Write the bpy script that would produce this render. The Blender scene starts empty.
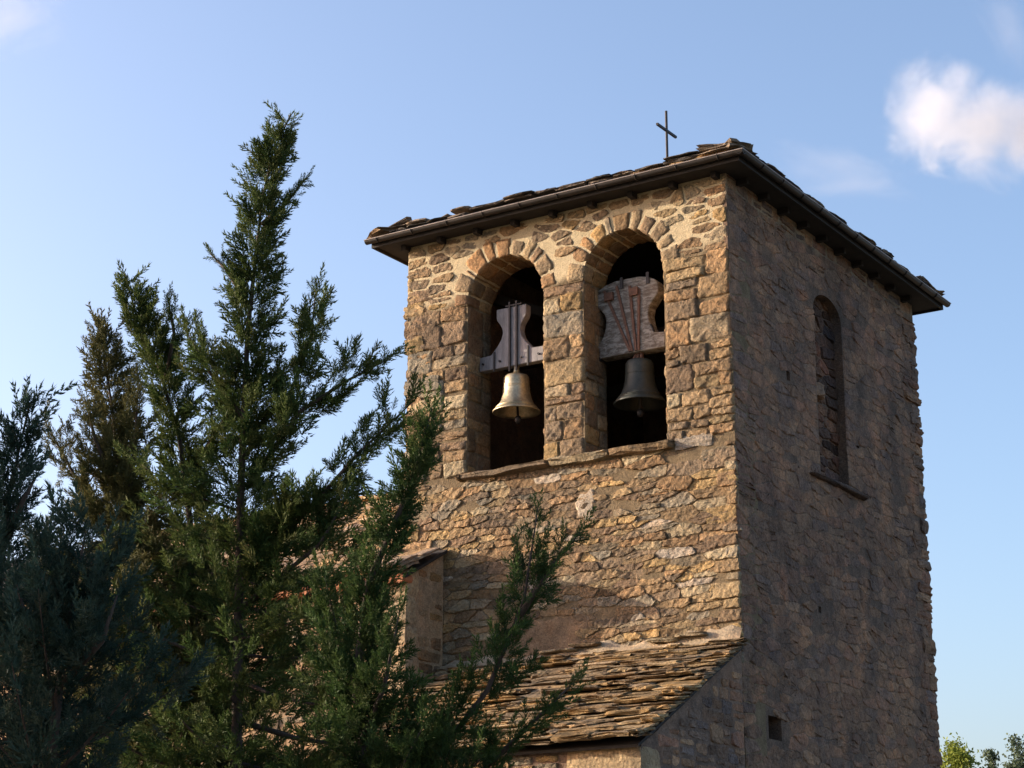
import bpy, bmesh, math, random
import numpy as np
from math import sin, cos, pi, radians, sqrt, atan2

# ------------------------------------------------------------------ camera, sky, sun, exposure
S = bpy.context.scene
COL = S.collection
F_PX = 1950.0
PITCH = math.atan(581 / F_PX)
cam_d = bpy.data.cameras.new('camera')
cam_d.sensor_width = 36.0
cam_d.lens = F_PX * 36 / 1024
cam_d.clip_start = 0.1
cam_d.clip_end = 6000
cam = bpy.data.objects.new('camera', cam_d)
COL.objects.link(cam)
cam.location = (0, 0, 1.6)
cam.rotation_euler = (pi / 2 + PITCH, 0, 0)
S.camera = cam

TH = radians(33.1)                       # the tower stands turned by this much
CORNER = (3.33, 28.0)                    # its near corner
SUN_TO = (-0.948, 0.233, 0.213)          # towards the sun
SUN_EL = math.asin(SUN_TO[2] / sqrt(sum(c * c for c in SUN_TO)))
SUN_AZ = atan2(SUN_TO[0], SUN_TO[1])     # clockwise from +Y

W = bpy.data.worlds.new('World')
S.world = W
W.use_nodes = True
nt = W.node_tree
for n in list(nt.nodes): nt.nodes.remove(n)
out = nt.nodes.new('ShaderNodeOutputWorld')
bg = nt.nodes.new('ShaderNodeBackground')
sky = nt.nodes.new('ShaderNodeTexSky')
sky.sky_type = 'NISHITA'
sky.sun_disc = False
sky.sun_elevation = SUN_EL
sky.sun_rotation = SUN_AZ % (2 * pi)
sky.altitude = 900
sky.air_density = 1.0
sky.dust_density = 6.5
sky.ozone_density = 5.6
bg.inputs['Strength'].default_value = 0.15
wb = nt.nodes.new('ShaderNodeMix')                       # daylight white balance of the camera
wb.data_type = 'RGBA'; wb.blend_type = 'MULTIPLY'; wb.inputs[0].default_value = 1.0
wb.inputs[7].default_value = (2.46, 1.57, 1.12, 1)
nt.links.new(sky.outputs[0], wb.inputs[6])
nt.links.new(wb.outputs[2], bg.inputs[0])
nt.links.new(bg.outputs[0], out.inputs[0])

sun_d = bpy.data.lights.new('sun', 'SUN')
sun_d.energy = 4.2
sun_d.angle = radians(0.5)
sun_d.color = (1.0, 0.86, 0.68)
sun = bpy.data.objects.new('sun', sun_d)
COL.objects.link(sun)
from mathutils import Vector, Matrix
sun.rotation_euler = Vector(SUN_TO).to_track_quat('Z', 'Y').to_euler()
sun.location = (-30, 10, 30)

S.view_settings.view_transform = 'Standard'
S.view_settings.look = 'None'
S.view_settings.exposure = 1.22
S.view_settings.gamma = 1.0
S.render.engine = 'CYCLES'
S.cycles.use_denoising = True
S.cycles.max_bounces = 6
S.cycles.diffuse_bounces = 4
S.cycles.transmission_bounces = 4
S.cycles.volume_bounces = 6
S.cycles.sample_clamp_indirect = 8

rng = np.random.default_rng(7)
random.seed(7)

# ------------------------------------------------------------------ things, parts
def to_world(p):
    """tower frame (x = -a along the front, y = b along the right side, z) to the world"""
    x, y, z = p
    return (CORNER[0] + x * cos(TH) + y * sin(TH), CORNER[1] - x * sin(TH) + y * cos(TH), z)

ORIGIN = {}
def thing(name, label, cat, base=(0, 0, 0), group=None, local=True, kind=None):
    o = bpy.data.objects.new(name, None)
    COL.objects.link(o)
    o.empty_display_size = 0.3
    if local:
        o.location = to_world(base)
        o.rotation_euler = (0, 0, -TH)
    else:
        o.location = base
    o['label'] = label
    o['category'] = cat
    if group: o['group'] = group
    if kind: o['kind'] = kind
    ORIGIN[o.name] = Vector(base)
    return o

def origin_of(o):
    while o is not None:
        if o.name in ORIGIN: return ORIGIN[o.name]
        o = o.parent
    return Vector((0, 0, 0))

def finish(name, me, mat, parent=None, smooth=False):
    me.materials.append(mat)
    if smooth: me.polygons.foreach_set('use_smooth', [True] * len(me.polygons))
    o = bpy.data.objects.new(name, me)
    COL.objects.link(o)
    o.parent = parent
    return o

class Mesh:
    """collects shapes in the thing's frame and links them as one mesh object"""
    def __init__(self): self.v = []; self.f = []; self.c = []; self.n = 0
    def add(self, verts, faces, col=(.5, .5, .5)):
        verts = np.asarray(verts, float)
        self.v.append(verts)
        self.f.extend([tuple(i + self.n for i in f) for f in faces])
        c = np.empty((len(verts), 4)); c[:, :3] = col; c[:, 3] = 1
        self.c.append(c)
        self.n += len(verts)
    def box(self, lo, hi, col=(.5, .5, .5)):
        x0, y0, z0 = lo; x1, y1, z1 = hi
        v = [(x, y, z) for x in (x0, x1) for y in (y0, y1) for z in (z0, z1)]
        self.add(v, [(0, 1, 3, 2), (4, 6, 7, 5), (0, 4, 5, 1), (2, 3, 7, 6), (0, 2, 6, 4), (1, 5, 7, 3)], col)
    def bar(self, p, q, w, h, up=(0, 0, 1), col=(.5, .5, .5)):
        p = Vector(p); q = Vector(q); d = (q - p).normalized()
        s = d.cross(Vector(up))
        if s.length < 1e-4: s = d.cross(Vector((1, 0, 0)))
        s.normalize(); u = s.cross(d)
        v = []
        for e in (p, q):
            for a, b in ((-1, -1), (1, -1), (1, 1), (-1, 1)):
                v.append(e + s * (a * w / 2) + u * (b * h / 2))
        self.add(v, [(0, 3, 2, 1), (4, 5, 6, 7), (0, 1, 5, 4), (1, 2, 6, 5), (2, 3, 7, 6), (3, 0, 4, 7)], col)
    def tube(self, pts, radii, seg=8, col=(.5, .5, .5), caps=True):
        pts = [Vector(p) for p in pts]
        if not hasattr(radii, '__len__'): radii = [radii] * len(pts)
        v = []; f = []
        for i, p in enumerate(pts):
            d = (pts[min(i + 1, len(pts) - 1)] - pts[max(i - 1, 0)]).normalized()
            s = d.cross(Vector((0.31, 0.17, 0.93)))
            if s.length < 1e-3: s = d.cross(Vector((1, 0, 0)))
            s.normalize(); u = s.cross(d)
            for k in range(seg):
                a = 2 * pi * k / seg
                v.append(p + (s * cos(a) + u * sin(a)) * radii[i])
        for i in range(len(pts) - 1):
            for k in range(seg):
                f.append((i * seg + k, i * seg + (k + 1) % seg, (i + 1) * seg + (k + 1) % seg, (i + 1) * seg + k))
        if caps:
            f.append(tuple(range(seg - 1, -1, -1)))
            f.append(tuple((len(pts) - 1) * seg + k for k in range(seg)))
        self.add(v, f, col)
    def lathe(self, prof, centre, seg=40, col=(.5, .5, .5)):
        cx, cy, cz = centre; v = []; f = []
        for r, z in prof:
            for k in range(seg):
                a = 2 * pi * k / seg
                v.append((cx + r * cos(a), cy + r * sin(a), cz + z))
        for i in range(len(prof) - 1):
            for k in range(seg):
                f.append((i * seg + k, i * seg + (k + 1) % seg, (i + 1) * seg + (k + 1) % seg, (i + 1) * seg + k))
        self.add(v, f, col)
    def prism(self, poly, y0, y1, axes='xz', col=(.5, .5, .5)):
        """a polygon in two axes drawn out along the third"""
        n = len(poly)
        def P(u, w, t):
            return (u, t, w) if axes == 'xz' else (t, u, w)
        v = [P(u, w, y0) for u, w in poly] + [P(u, w, y1) for u, w in poly]
        f = [tuple(range(n)), tuple(range(2 * n - 1, n - 1, -1))]
        f += [(i, i + n, (i + 1) % n + n, (i + 1) % n) for i in range(n)]
        self.add(v, f, col)
    def build(self, name, mat, parent=None, smooth=False, bevel=0, origin=None):
        v = np.concatenate(self.v)
        og = origin_of(parent) if origin is None else origin
        v = v - np.array(og)
        me = bpy.data.meshes.new(name)
        me.from_pydata(v.tolist(), [], self.f)
        ca = me.color_attributes.new('Col', 'FLOAT_COLOR', 'POINT')
        ca.data.foreach_set('color', np.concatenate(self.c).ravel())
        bm = bmesh.new(); bm.from_mesh(me)
        bmesh.ops.recalc_face_normals(bm, faces=bm.faces)
        bm.to_mesh(me); bm.free()
        o = finish(name, me, mat, parent, smooth)
        if bevel:
            m = o.modifiers.new('bevel', 'BEVEL'); m.width = bevel; m.segments = 2; m.limit_method = 'ANGLE'
        return o

def build_each(M, name, mat, parent, **kw):
    n0 = 0; k = 0
    for v, c in zip(M.v, M.c):
        q = Mesh(); q.v = [v]; q.c = [c]; q.n = len(v)
        while k < len(M.f) and min(M.f[k]) < n0 + len(v):
            q.f.append(tuple(i - n0 for i in M.f[k])); k += 1
        q.build(name, mat, parent, **kw); n0 += len(v)

# ------------------------------------------------------------------ materials
def new_mat(name):
    m = bpy.data.materials.new(name); m.use_nodes = True
    t = m.node_tree
    return m, t, t.nodes['Principled BSDF']

def N(t, kind, **kw):
    n = t.nodes.new(kind)
    for k, v in kw.items():
        if k in n.inputs: n.inputs[k].default_value = v
        else: setattr(n, k, v)
    return n

def mixc(t, blend, fac, a, b):
    n = t.nodes.new('ShaderNodeMix'); n.data_type = 'RGBA'; n.blend_type = blend
    for sock, val in ((n.inputs[0], fac), (n.inputs[6], a), (n.inputs[7], b)):
        if hasattr(val, 'links'): t.links.new(val, sock)
        else: sock.default_value = val if not isinstance(val, tuple) else (*val[:3], 1)
    return n.outputs[2]

def ramp(t, fac, stops):
    n = t.nodes.new('ShaderNodeValToRGB')
    e = n.color_ramp.elements
    while len(e) < len(stops): e.new(0.5)
    for k, (p, c) in enumerate(stops):
        e[k].position = p
        e[k].color = (*c, 1) if hasattr(c, '__len__') else (c, c, c, 1)
    t.links.new(fac, n.inputs[0])
    return n.outputs[0]

def coords(t, scale=(1, 1, 1)):
    tc = t.nodes.new('ShaderNodeTexCoord')
    mp = t.nodes.new('ShaderNodeMapping')
    mp.inputs['Scale'].default_value = scale
    t.links.new(tc.outputs['Object'], mp.inputs[0])
    return mp.outputs[0]

def noise(t, vec, scale, detail=5, rough=.6, dist=0.0):
    n = N(t, 'ShaderNodeTexNoise', Scale=scale, Detail=detail, Roughness=rough, Distortion=dist)
    t.links.new(vec, n.inputs['Vector'])
    return n.outputs['Fac']

def bumpy(t, b, parts, strength=.6, dist=.02):
    """sum several heights into one bump"""
    acc = None
    for h, w in parts:
        m = N(t, 'ShaderNodeMath', operation='MULTIPLY'); t.links.new(h, m.inputs[0]); m.inputs[1].default_value = w
        if acc is None: acc = m.outputs[0]
        else:
            a = N(t, 'ShaderNodeMath', operation='ADD'); t.links.new(acc, a.inputs[0]); t.links.new(m.outputs[0], a.inputs[1]); acc = a.outputs[0]
    bp = N(t, 'ShaderNodeBump', Strength=strength, Distance=dist)
    t.links.new(acc, bp.inputs['Height']); t.links.new(bp.outputs[0], b.inputs['Normal'])

def stone_mat(name, lichen=.35, bump=.7, tint=(1, 1, 1), flake=False):
    m, t, b = new_mat(name)
    at = N(t, 'ShaderNodeAttribute', attribute_name='Col')
    v = coords(t)
    n1 = noise(t, v, 6, 6, .65); n2 = noise(t, v, 28, 6, .7); n3 = noise(t, v, 2.2, 4, .6, .6); n4 = noise(t, v, 90, 3, .6)
    c = mixc(t, 'MULTIPLY', 1.0, at.outputs['Color'], ramp(t, n1, [(.25, (.62, .60, .58)), (.5, (1, 1, 1)), (.8, (1.32, 1.26, 1.16))]))
    c = mixc(t, 'MULTIPLY', 1.0, c, ramp(t, n2, [(.28, (.50, .47, .45)), (.50, (1.0, 1.0, 1.0)), (.75, (1.32, 1.32, 1.30))]))
    c = mixc(t, 'MIX', ramp(t, noise(t, v, 4.3, 8, .75, 1.2), [(.60, 0.0), (.72, lichen)]), c, (.38, .35, .29))
    c = mixc(t, 'MIX', ramp(t, noise(t, v, 5.1, 7, .75, .8), [(.62, 0.0), (.74, lichen)]), c, (.07, .06, .05))
    c = mixc(t, 'MULTIPLY', 1.0, c, ramp(t, n3, [(.3, (.72, .73, .76)), (.62, (1.12, 1.07, 1.0))]))
    c = mixc(t, 'MULTIPLY', 1.0, c, tint)
    t.links.new(c, b.inputs['Base Color'])
    b.inputs['Roughness'].default_value = .92
    b.inputs['Specular IOR Level'].default_value = .2
    vo = N(t, 'ShaderNodeTexVoronoi', Scale=16.0); t.links.new(v, vo.inputs['Vector'])
    bumpy(t, b, [(n1, 1.6), (n2, 1.0), (n4, .25), (vo.outputs['Distance'], .5)], bump, .035)
    return m

def weathered(m, amount=.5):
    t = m.node_tree; b = t.nodes['Principled BSDF']; src = b.inputs['Base Color'].links[0].from_socket
    v = coords(t, (1, 1, .55)); u = coords(t)
    c = mixc(t, 'MULTIPLY', amount, src, ramp(t, noise(t, v, .55, 5, .62, .8), [(.30, (.50, .52, .56)), (.48, (.95, .93, .92)), (.66, (1.35, 1.22, 1.08))]))
    c = mixc(t, 'MULTIPLY', amount, c, ramp(t, noise(t, u, 1.7, 6, .7, .4), [(.30, (.58, .62, .70)), (.5, (1, 1, 1)), (.68, (1.42, 1.16, .98))]))
    c = mixc(t, 'MULTIPLY', amount, c, ramp(t, noise(t, u, 34, 5, .75), [(.3, (.55, .55, .55)), (.5, (1, 1, 1)), (.7, (1.5, 1.45, 1.4))]))
    t.links.new(c, b.inputs['Base Color'])

def mortar_mat(name, low, high, zsplit):
    """old earth mortar below, pale new pointing above a wavy height"""
    m, t, b = new_mat(name)
    v = coords(t)
    n1 = noise(t, v, 5, 6, .7); n2 = noise(t, v, 40, 5, .7); n3 = noise(t, v, 1.4, 4, .6)
    base = mixc(t, 'MIX', ramp(t, n1, [(.3, 0.0), (.7, 1.0)]), tuple(x * .7 for x in low), tuple(x * 1.25 for x in low))
    if zsplit is not None:
        sx = N(t, 'ShaderNodeSeparateXYZ'); t.links.new(v, sx.inputs[0])
        ad = N(t, 'ShaderNodeMath', operation='MULTIPLY_ADD'); t.links.new(n3, ad.inputs[0]); ad.inputs[1].default_value = .8; t.links.new(sx.outputs['Z'], ad.inputs[2])
        mr = N(t, 'ShaderNodeMapRange'); t.links.new(ad.outputs[0], mr.inputs['Value'])
        mr.inputs['From Min'].default_value = zsplit + .4 - .1; mr.inputs['From Max'].default_value = zsplit + .4 + .1
        hi = mixc(t, 'MIX', ramp(t, n1, [(.3, 0.0), (.7, 1.0)]), tuple(x * .85 for x in high), tuple(x * 1.12 for x in high))
        base = mixc(t, 'MIX', mr.outputs[0], base, hi)
    base = mixc(t, 'MULTIPLY', 1.0, base, ramp(t, n2, [(.3, (.75, .75, .75)), (.7, (1.15, 1.15, 1.15))]))
    t.links.new(base, b.inputs['Base Color'])
    b.inputs['Roughness'].default_value = .95
    b.inputs['Specular IOR Level'].default_value = .1
    bumpy(t, b, [(n1, 1.5), (n2, .8)], .7, .03)
    return m

def plain_mat(name, col, rough=.7, metal=0.0, vary=.3, scale=8, bump=.2, stretch=(1, 1, 1), col2=None):
    m, t, b = new_mat(name)
    v = coords(t, stretch)
    n1 = noise(t, v, scale, 6, .65); n2 = noise(t, v, scale * 6, 4, .6)
    c2 = col2 or tuple(x * (1 - vary) for x in col)
    c = mixc(t, 'MIX', ramp(t, n1, [(.32, 0.0), (.66, 1.0)]), c2, tuple(min(1, x * (1 + vary * .5)) for x in col))
    c = mixc(t, 'MULTIPLY', 1.0, c, ramp(t, n2, [(.3, (1 - vary * .6,) * 3), (.7, (1 + vary * .3,) * 3)]))
    t.links.new(c, b.inputs['Base Color'])
    b.inputs['Roughness'].default_value = rough
    b.inputs['Metallic'].default_value = metal
    bumpy(t, b, [(n1, 1.0), (n2, .5)], bump, .01)
    return m

def foliage_mat(name, dark, light, transl=.25):
    m, t, b = new_mat(name)
    at = N(t, 'ShaderNodeAttribute', attribute_name='Col')
    sp = N(t, 'ShaderNodeSeparateColor'); t.links.new(at.outputs['Color'], sp.inputs[0])
    c = mixc(t, 'MIX', sp.outputs[0], dark, light)
    c = mixc(t, 'MIX', sp.outputs[1], c, (.17, .12, .045))
    t.links.new(c, b.inputs['Base Color'])
    b.inputs['Roughness'].default_value = .6
    b.inputs['Specular IOR Level'].default_value = .08
    tr = N(t, 'ShaderNodeBsdfTranslucent'); t.links.new(c, tr.inputs[0])
    mx = N(t, 'ShaderNodeMixShader'); mx.inputs[0].default_value = transl
    o = t.nodes['Material Output']
    t.links.new(b.outputs[0], mx.inputs[1]); t.links.new(tr.outputs[0], mx.inputs[2]); t.links.new(mx.outputs[0], o.inputs[0])
    return m

M_STONE = stone_mat('rubble_stone', bump=1.0)
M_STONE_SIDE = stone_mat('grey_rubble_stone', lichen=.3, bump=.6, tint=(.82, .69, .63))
M_MORTAR = mortar_mat('tower_mortar', (.17, .128, .078), (.50, .41, .26), 12.25)
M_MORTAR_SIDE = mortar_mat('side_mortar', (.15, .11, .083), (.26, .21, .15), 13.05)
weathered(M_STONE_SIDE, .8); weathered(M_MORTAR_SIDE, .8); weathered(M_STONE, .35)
M_LIME = mortar_mat('lime_smear', (.36, .31, .24), (.5, .4, .3), None)
M_POINTING = mortar_mat('cream_pointing', (.37, .295, .20), (.5, .4, .3), None)
M_PLASTER = mortar_mat('old_plaster', (.23, .165, .105), (.5, .4, .3), None)
M_SLATE = stone_mat('roof_flagstone', lichen=.5, bump=.5)
M_DARKSLATE = stone_mat('tower_roof_flagstone', lichen=.4, bump=.5)
M_INNER = plain_mat('inner_wall', (.16, .12, .09), .95, vary=.4, scale=4, bump=.5)
M_GUTTER = plain_mat('gutter_metal', (.030, .026, .024), .45, .5, vary=.35, scale=5, bump=.05)
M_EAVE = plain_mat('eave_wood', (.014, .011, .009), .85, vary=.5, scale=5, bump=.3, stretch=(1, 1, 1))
M_BRONZE = plain_mat('light_bronze', (.47, .39, .25), .45, .75, vary=.4, scale=6, bump=.10, col2=(.25, .22, .15))
M_DARKBRONZE = plain_mat('dark_bronze', (.042, .046, .038), .55, .3, vary=.4, scale=7, bump=.08, col2=(.025, .03, .025))
M_GREYWOOD = plain_mat('grey_painted_yoke', (.225, .21, .212), .75, vary=.4, scale=4, bump=.12, stretch=(3, 1, .6))
M_IRON = plain_mat('black_iron', (.035, .032, .032), .55, .6, vary=.4, scale=20, bump=.1)
M_RUST = plain_mat('rusty_iron', (.17, .085, .055), .8, .2, vary=.5, scale=20, bump=.2)
M_BARK = plain_mat('bark', (.06, .042, .03), .95, vary=.5, scale=9, bump=.7, stretch=(3, 3, .7))
M_TERRACOTTA = plain_mat('terracotta', (.42, .16, .07), .85, vary=.35, scale=10, bump=.2)
M_CHAPEL = mortar_mat('chapel_mortar', (.20, .145, .11), (.5, .4, .3), None)
M_RIM = plain_mat('rim_highlight_tone', (.34, .30, .27), .4, .4, vary=.3, scale=6, bump=.05)  # paler than the gutter: the sunlit glint is put into the rim colour
M_OCHRE = mortar_mat('ochre_plaster', (.33, .235, .145), (.5, .4, .3), None)
weathered(M_CHAPEL, .7); weathered(M_OCHRE, .6); weathered(M_PLASTER, .6); weathered(M_POINTING, .6); weathered(M_LIME, .7)
M_CEMENT = plain_mat('grey_cement', (.27, .235, .19), .9, vary=.3, scale=6, bump=.25)

def old_paint():
    m, t, b = new_mat('flaking_white_paint')
    v = coords(t, (1.0, 1, 2.6))
    n1 = noise(t, v, 7, 8, .75, .4); n2 = noise(t, coords(t, (.5, 1, 7)), 2.2, 4, .6)
    c = mixc(t, 'MIX', ramp(t, n1, [(.44, 0.0), (.58, 1.0)]), (.11, .088, .068), (.30, .278, .245))
    c = mixc(t, 'MULTIPLY', 1.0, c, ramp(t, n2, [(.34, (.35, .33, .3)), (.40, (1, 1, 1))]))
    t.links.new(c, b.inputs['Base Color']); b.inputs['Roughness'].default_value = .85
    bumpy(t, b, [(n1, 1), (n2, 1)], .4, .02)
    return m
M_OLDPAINT = old_paint()

# ------------------------------------------------------------------ ground
def ground_mat():
    m, t, b = new_mat('dry_grass')
    v = coords(t)
    c = mixc(t, 'MIX', ramp(t, noise(t, v, .25, 6, .6), [(.35, 0.0), (.65, 1.0)]), (.10, .085, .045), (.24, .19, .12))
    c = mixc(t, 'MULTIPLY', 1.0, c, ramp(t, noise(t, v, 6, 6, .7), [(.3, (.6, .6, .6)), (.7, (1.2, 1.2, 1.2))]))
    t.links.new(c, b.inputs['Base Color']); b.inputs['Roughness'].default_value = .95
    return m
g = Mesh()
k = 24
gx = np.linspace(-1, 1, k * 2 + 1); gx = np.sign(gx) * np.abs(gx) ** 2.2 * 2500
gv = [(x, y, 0.0) for y in gx for x in gx]
n_ = len(gx)
g.add(gv, [(j * n_ + i, j * n_ + i + 1, (j + 1) * n_ + i + 1, (j + 1) * n_ + i) for j in range(n_ - 1) for i in range(n_ - 1)])
ground = g.build('ground', ground_mat())
ground['kind'] = 'structure'

# ------------------------------------------------------------------ masonry helpers
PAL_FRONT = np.array([(.29, .205, .135), (.34, .245, .155), (.26, .20, .15), (.37, .28, .175), (.42, .30, .16), (.24, .18, .13), (.31, .255, .19), (.36, .24, .145), (.43, .36, .26), (.28, .25, .21), (.23, .165, .12)]) * np.array((.79, .805, .745))
PAL_FRONT = PAL_FRONT * .95 + PAL_FRONT.mean(0) * .05
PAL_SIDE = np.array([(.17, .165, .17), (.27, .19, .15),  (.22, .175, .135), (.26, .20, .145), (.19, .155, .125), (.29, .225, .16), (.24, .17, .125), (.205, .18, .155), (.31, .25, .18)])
PAL_ROOF = np.array([(.34, .25, .15), (.28, .20, .125), (.40, .31, .20), (.24, .19, .14), (.36, .25, .13)])
PAL_DARKROOF = np.array([(.13, .115, .10), (.17, .14, .115), (.21, .17, .13), (.11, .10, .09)])

def pick(pal, vary=.12):
    return np.clip(pal[rng.integers(len(pal))] * (1 + rng.normal(0, vary)), .02, .7)

def split(r, wmax, hmax, stop=.25):
    """random rubble: cut a rectangle again and again"""
    s0, s1, t0, t1 = r
    w = s1 - s0; h = t1 - t0
    fw, fh = w / wmax, h / hmax
    if (fw <= 1 and fh <= 1) or (fw < 1.45 and fh < 1.45 and rng.random() < stop):
        return [r]
    q = rng.uniform(.33, .67)
    if fh > fw * rng.uniform(.75, 1.3):
        m = t0 + h * q
        return split((s0, s1, t0, m), wmax, hmax, stop) + split((s0, s1, m, t1), wmax, hmax, stop)
    m = s0 + w * q
    return split((s0, m, t0, t1), wmax, hmax, stop) + split((m, s1, t0, t1), wmax, hmax, stop)

def resample(P, n):
    Q = np.vstack([P, P[:1]]); L = np.r_[0, np.cumsum(np.linalg.norm(np.diff(Q, axis=0), axis=1))]
    t = np.arange(n) / n * L[-1]
    return np.stack([np.interp(t, L, Q[:, 0]), np.interp(t, L, Q[:, 1])], 1)

def add_poly(M, poly, fmap, prot, sink, gap, col, rough=.012, smoothing=.11, ragged=.006, inset=.014):
    """one rough stone face with a broken outline, standing out of the wall; fmap(s, t, h) -> tower frame"""
    P = np.array(poly, float)
    per = np.linalg.norm(np.roll(P, -1, 0) - P, axis=1).sum()
    n = int(np.clip(per / .05, 10, 34))
    Q = resample(P, n)
    Q = (1 - 2 * smoothing) * Q + smoothing * (np.roll(Q, 1, 0) + np.roll(Q, -1, 0))
    c = Q.mean(0)
    ext = np.ptp(Q, axis=0) / 2
    def shrink(q, d): return c + (q - c) * np.maximum(.3, 1 - d / np.maximum(ext, .02))
    Q = shrink(Q, gap) + rng.normal(0, ragged, Q.shape)
    tl = rng.normal(0, .05, 2); ph = rng.uniform(0, 6.28, 3)
    def H(q, k, nz=.42):
        d = q - c
        w = np.sin(q[:, 0] * 19 + ph[0]) * np.sin(q[:, 1] * 24 + ph[1]) + .7 * np.sin(q[:, 0] * 43 + q[:, 1] * 35 + ph[2])
        return np.maximum(prot * k + d @ tl + rough * w * .7 + rng.normal(0, rough * nz, len(q)), .001)
    rings = [shrink(Q, inset)] + [c + (Q - c) * f + rng.normal(0, ragged * f, Q.shape) for f in (.78, .52, .26)]
    S_ = np.vstack([Q] + rings + [c[None]])
    Hh = np.r_[np.full(n, -sink), H(rings[0], .85), H(rings[1], 1.0, .36), H(rings[2], 1.0, .24), H(rings[3], 1.0, .12), 0]
    Hh[-1] = Hh[-1 - n:-1].mean()
    i = np.arange(n); k = (i + 1) % n; F = []
    for q in range(4): F += [(a + q * n, b + q * n, b + q * n + n, a + q * n + n) for a, b in zip(i, k)]
    F += [(a + 4 * n, b + 4 * n, 5 * n) for a, b in zip(i, k)]
    M.add(fmap(S_[:, 0], S_[:, 1], Hh), F, col)

def add_stone(M, rect, fmap, prot, sink, gap, col, rough=.012, jit=.02, roundness=.5):
    s0, s1, t0, t1 = rect
    j = rng.uniform(-1, 1, (4, 2)) * min(jit, .16 * min(s1 - s0, t1 - t0))
    add_poly(M, np.array([(s0, t0), (s1, t0), (s1, t1), (s0, t1)]) + j, fmap, prot, sink, gap, col, rough, .05 + .10 * roundness)

def clip(poly, p, nrm):
    """keep the side of the line through p that nrm points away from"""
    o = []; d = (poly - p) @ nrm
    for i in range(len(poly)):
        a, b = poly[i], poly[(i + 1) % len(poly)]; da, db = d[i], d[(i + 1) % len(poly)]
        if da <= 0: o.append(a)
        if da * db < 0: o.append(a + (b - a) * da / (da - db))
    return np.array(o)

def rubble(region, wmax, hmax, stop=.35, squash=1.7, jitter=.20, zones=None):
    """interlocking uneven stones filling a rectangle"""
    R_ = split(region, wmax, hmax, stop) if zones is None else [r for z in zones for r in split(*z)]
    sd = np.array([((r[0] + r[1]) / 2 + rng.normal(0, jitter) * (r[1] - r[0]), (r[2] + r[3]) / 2 + rng.normal(0, jitter) * (r[3] - r[2])) for r in R_])
    k = np.array((1, squash)); P = sd * k
    lo = np.array((region[0], region[2])) * k; hi = np.array((region[1], region[3])) * k
    out_ = []
    for i in range(len(P)):
        d = P - P[i]; dd = (d * d).sum(1); nb = np.argsort(dd)[1:22]
        a = np.maximum(lo, P[i] - 1.2); b = np.minimum(hi, P[i] + 1.2)
        po = np.array([(a[0], a[1]), (b[0], a[1]), (b[0], b[1]), (a[0], b[1])])
        for q in nb:
            if len(po) < 3: break
            po = clip(po, (P[i] + P[q]) / 2, d[q])
        if len(po) >= 3: out_.append(po / k)
    return out_

def bounds(po): return (po[:, 0].min(), po[:, 0].max(), po[:, 1].min(), po[:, 1].max())

def cube_template(n):
    pts = {}; faces = []; vs = []
    def idx(p):
        key = tuple(np.round(p, 5))
        if key not in pts: pts[key] = len(vs); vs.append(p)
        return pts[key]
    lin = np.linspace(-1, 1, n + 1)
    for ax in range(3):
        for sgn in (-1, 1):
            o = [a for a in range(3) if a != ax]
            for i in range(n):
                for j in range(n):
                    q = []
                    for di, dj in ((0, 0), (1, 0), (1, 1), (0, 1)):
                        p = np.zeros(3); p[ax] = sgn; p[o[0]] = lin[i + di]; p[o[1]] = lin[j + dj]
                        q.append(idx(p))
                    faces.append(tuple(q))
    V = np.array(vs)
    V = V / (np.sum(np.abs(V) ** 14, axis=1) ** (1 / 14))[:, None]
    return V, faces
CT = {n: cube_template(n) for n in (2, 3, 4, 5)}

def add_block(M, fmap, lo, hi, col, n=4, rough=.012, rot=0.0):
    """a rough stone block; fmap takes its three own coordinates to the tower frame"""
    V, Fc = CT[n]
    lo = np.array(lo, float); hi = np.array(hi, float)
    c = (lo + hi) / 2; h = (hi - lo) / 2
    P = V * h
    ph = rng.uniform(0, 6.28, 6)
    d = np.stack([np.sin(V[:, 1] * 2.7 + ph[0]) + np.sin(V[:, 2] * 3.9 + ph[1]),
                  np.sin(V[:, 0] * 3.1 + ph[2]) + np.sin(V[:, 2] * 2.9 + ph[3]),
                  np.sin(V[:, 0] * 3.3 + ph[4]) + np.sin(V[:, 1] * 3.7 + ph[5])], 1)
    P = P + (d * .6 + rng.normal(0, .55, P.shape)) * np.minimum(rough, h * .35)
    if rot:
        x = P[:, 0] * cos(rot) - P[:, 1] * sin(rot); y = P[:, 0] * sin(rot) + P[:, 1] * cos(rot)
        P[:, 0] = x; P[:, 1] = y
    P = P + c
    M.add(fmap(P[:, 0], P[:, 1], P[:, 2]), Fc, col)

ABZ = lambda a, b, z: np.stack([-a, b, z], 1)                       # a leftwards along the front, b back along the side

def waves(s, t):
    return s + .025 * np.sin(2.1 * t + .6 * s) , t + .03 * np.sin(1.5 * s + 1.0) + .012 * np.sin(4.3 * s + t)

def clear_of(rect, holes, pad=0.0):
    s0, s1, t0, t1 = rect
    for h in holes:
        if s0 < h[1] - pad and s1 > h[0] + pad and t0 < h[3] - pad and t1 > h[2] + pad: return False
    return True

def grid_wall(M, srange, trange, holes, put):
    """wall body as butted boxes round rectangular holes"""
    ss = sorted({srange[0], srange[1], *[x for h in holes for x in h[:2]]})
    ts = sorted({trange[0], trange[1], *[x for h in holes for x in h[2:]]})
    for i in range(len(ss) - 1):
        for j in range(len(ts) - 1):
            cs, ct = (ss[i] + ss[i + 1]) / 2, (ts[j] + ts[j + 1]) / 2
            if any(h[0] < cs < h[1] and h[2] < ct < h[3] for h in holes): continue
            put(ss[i], ss[i + 1], ts[j], ts[j + 1])

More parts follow.
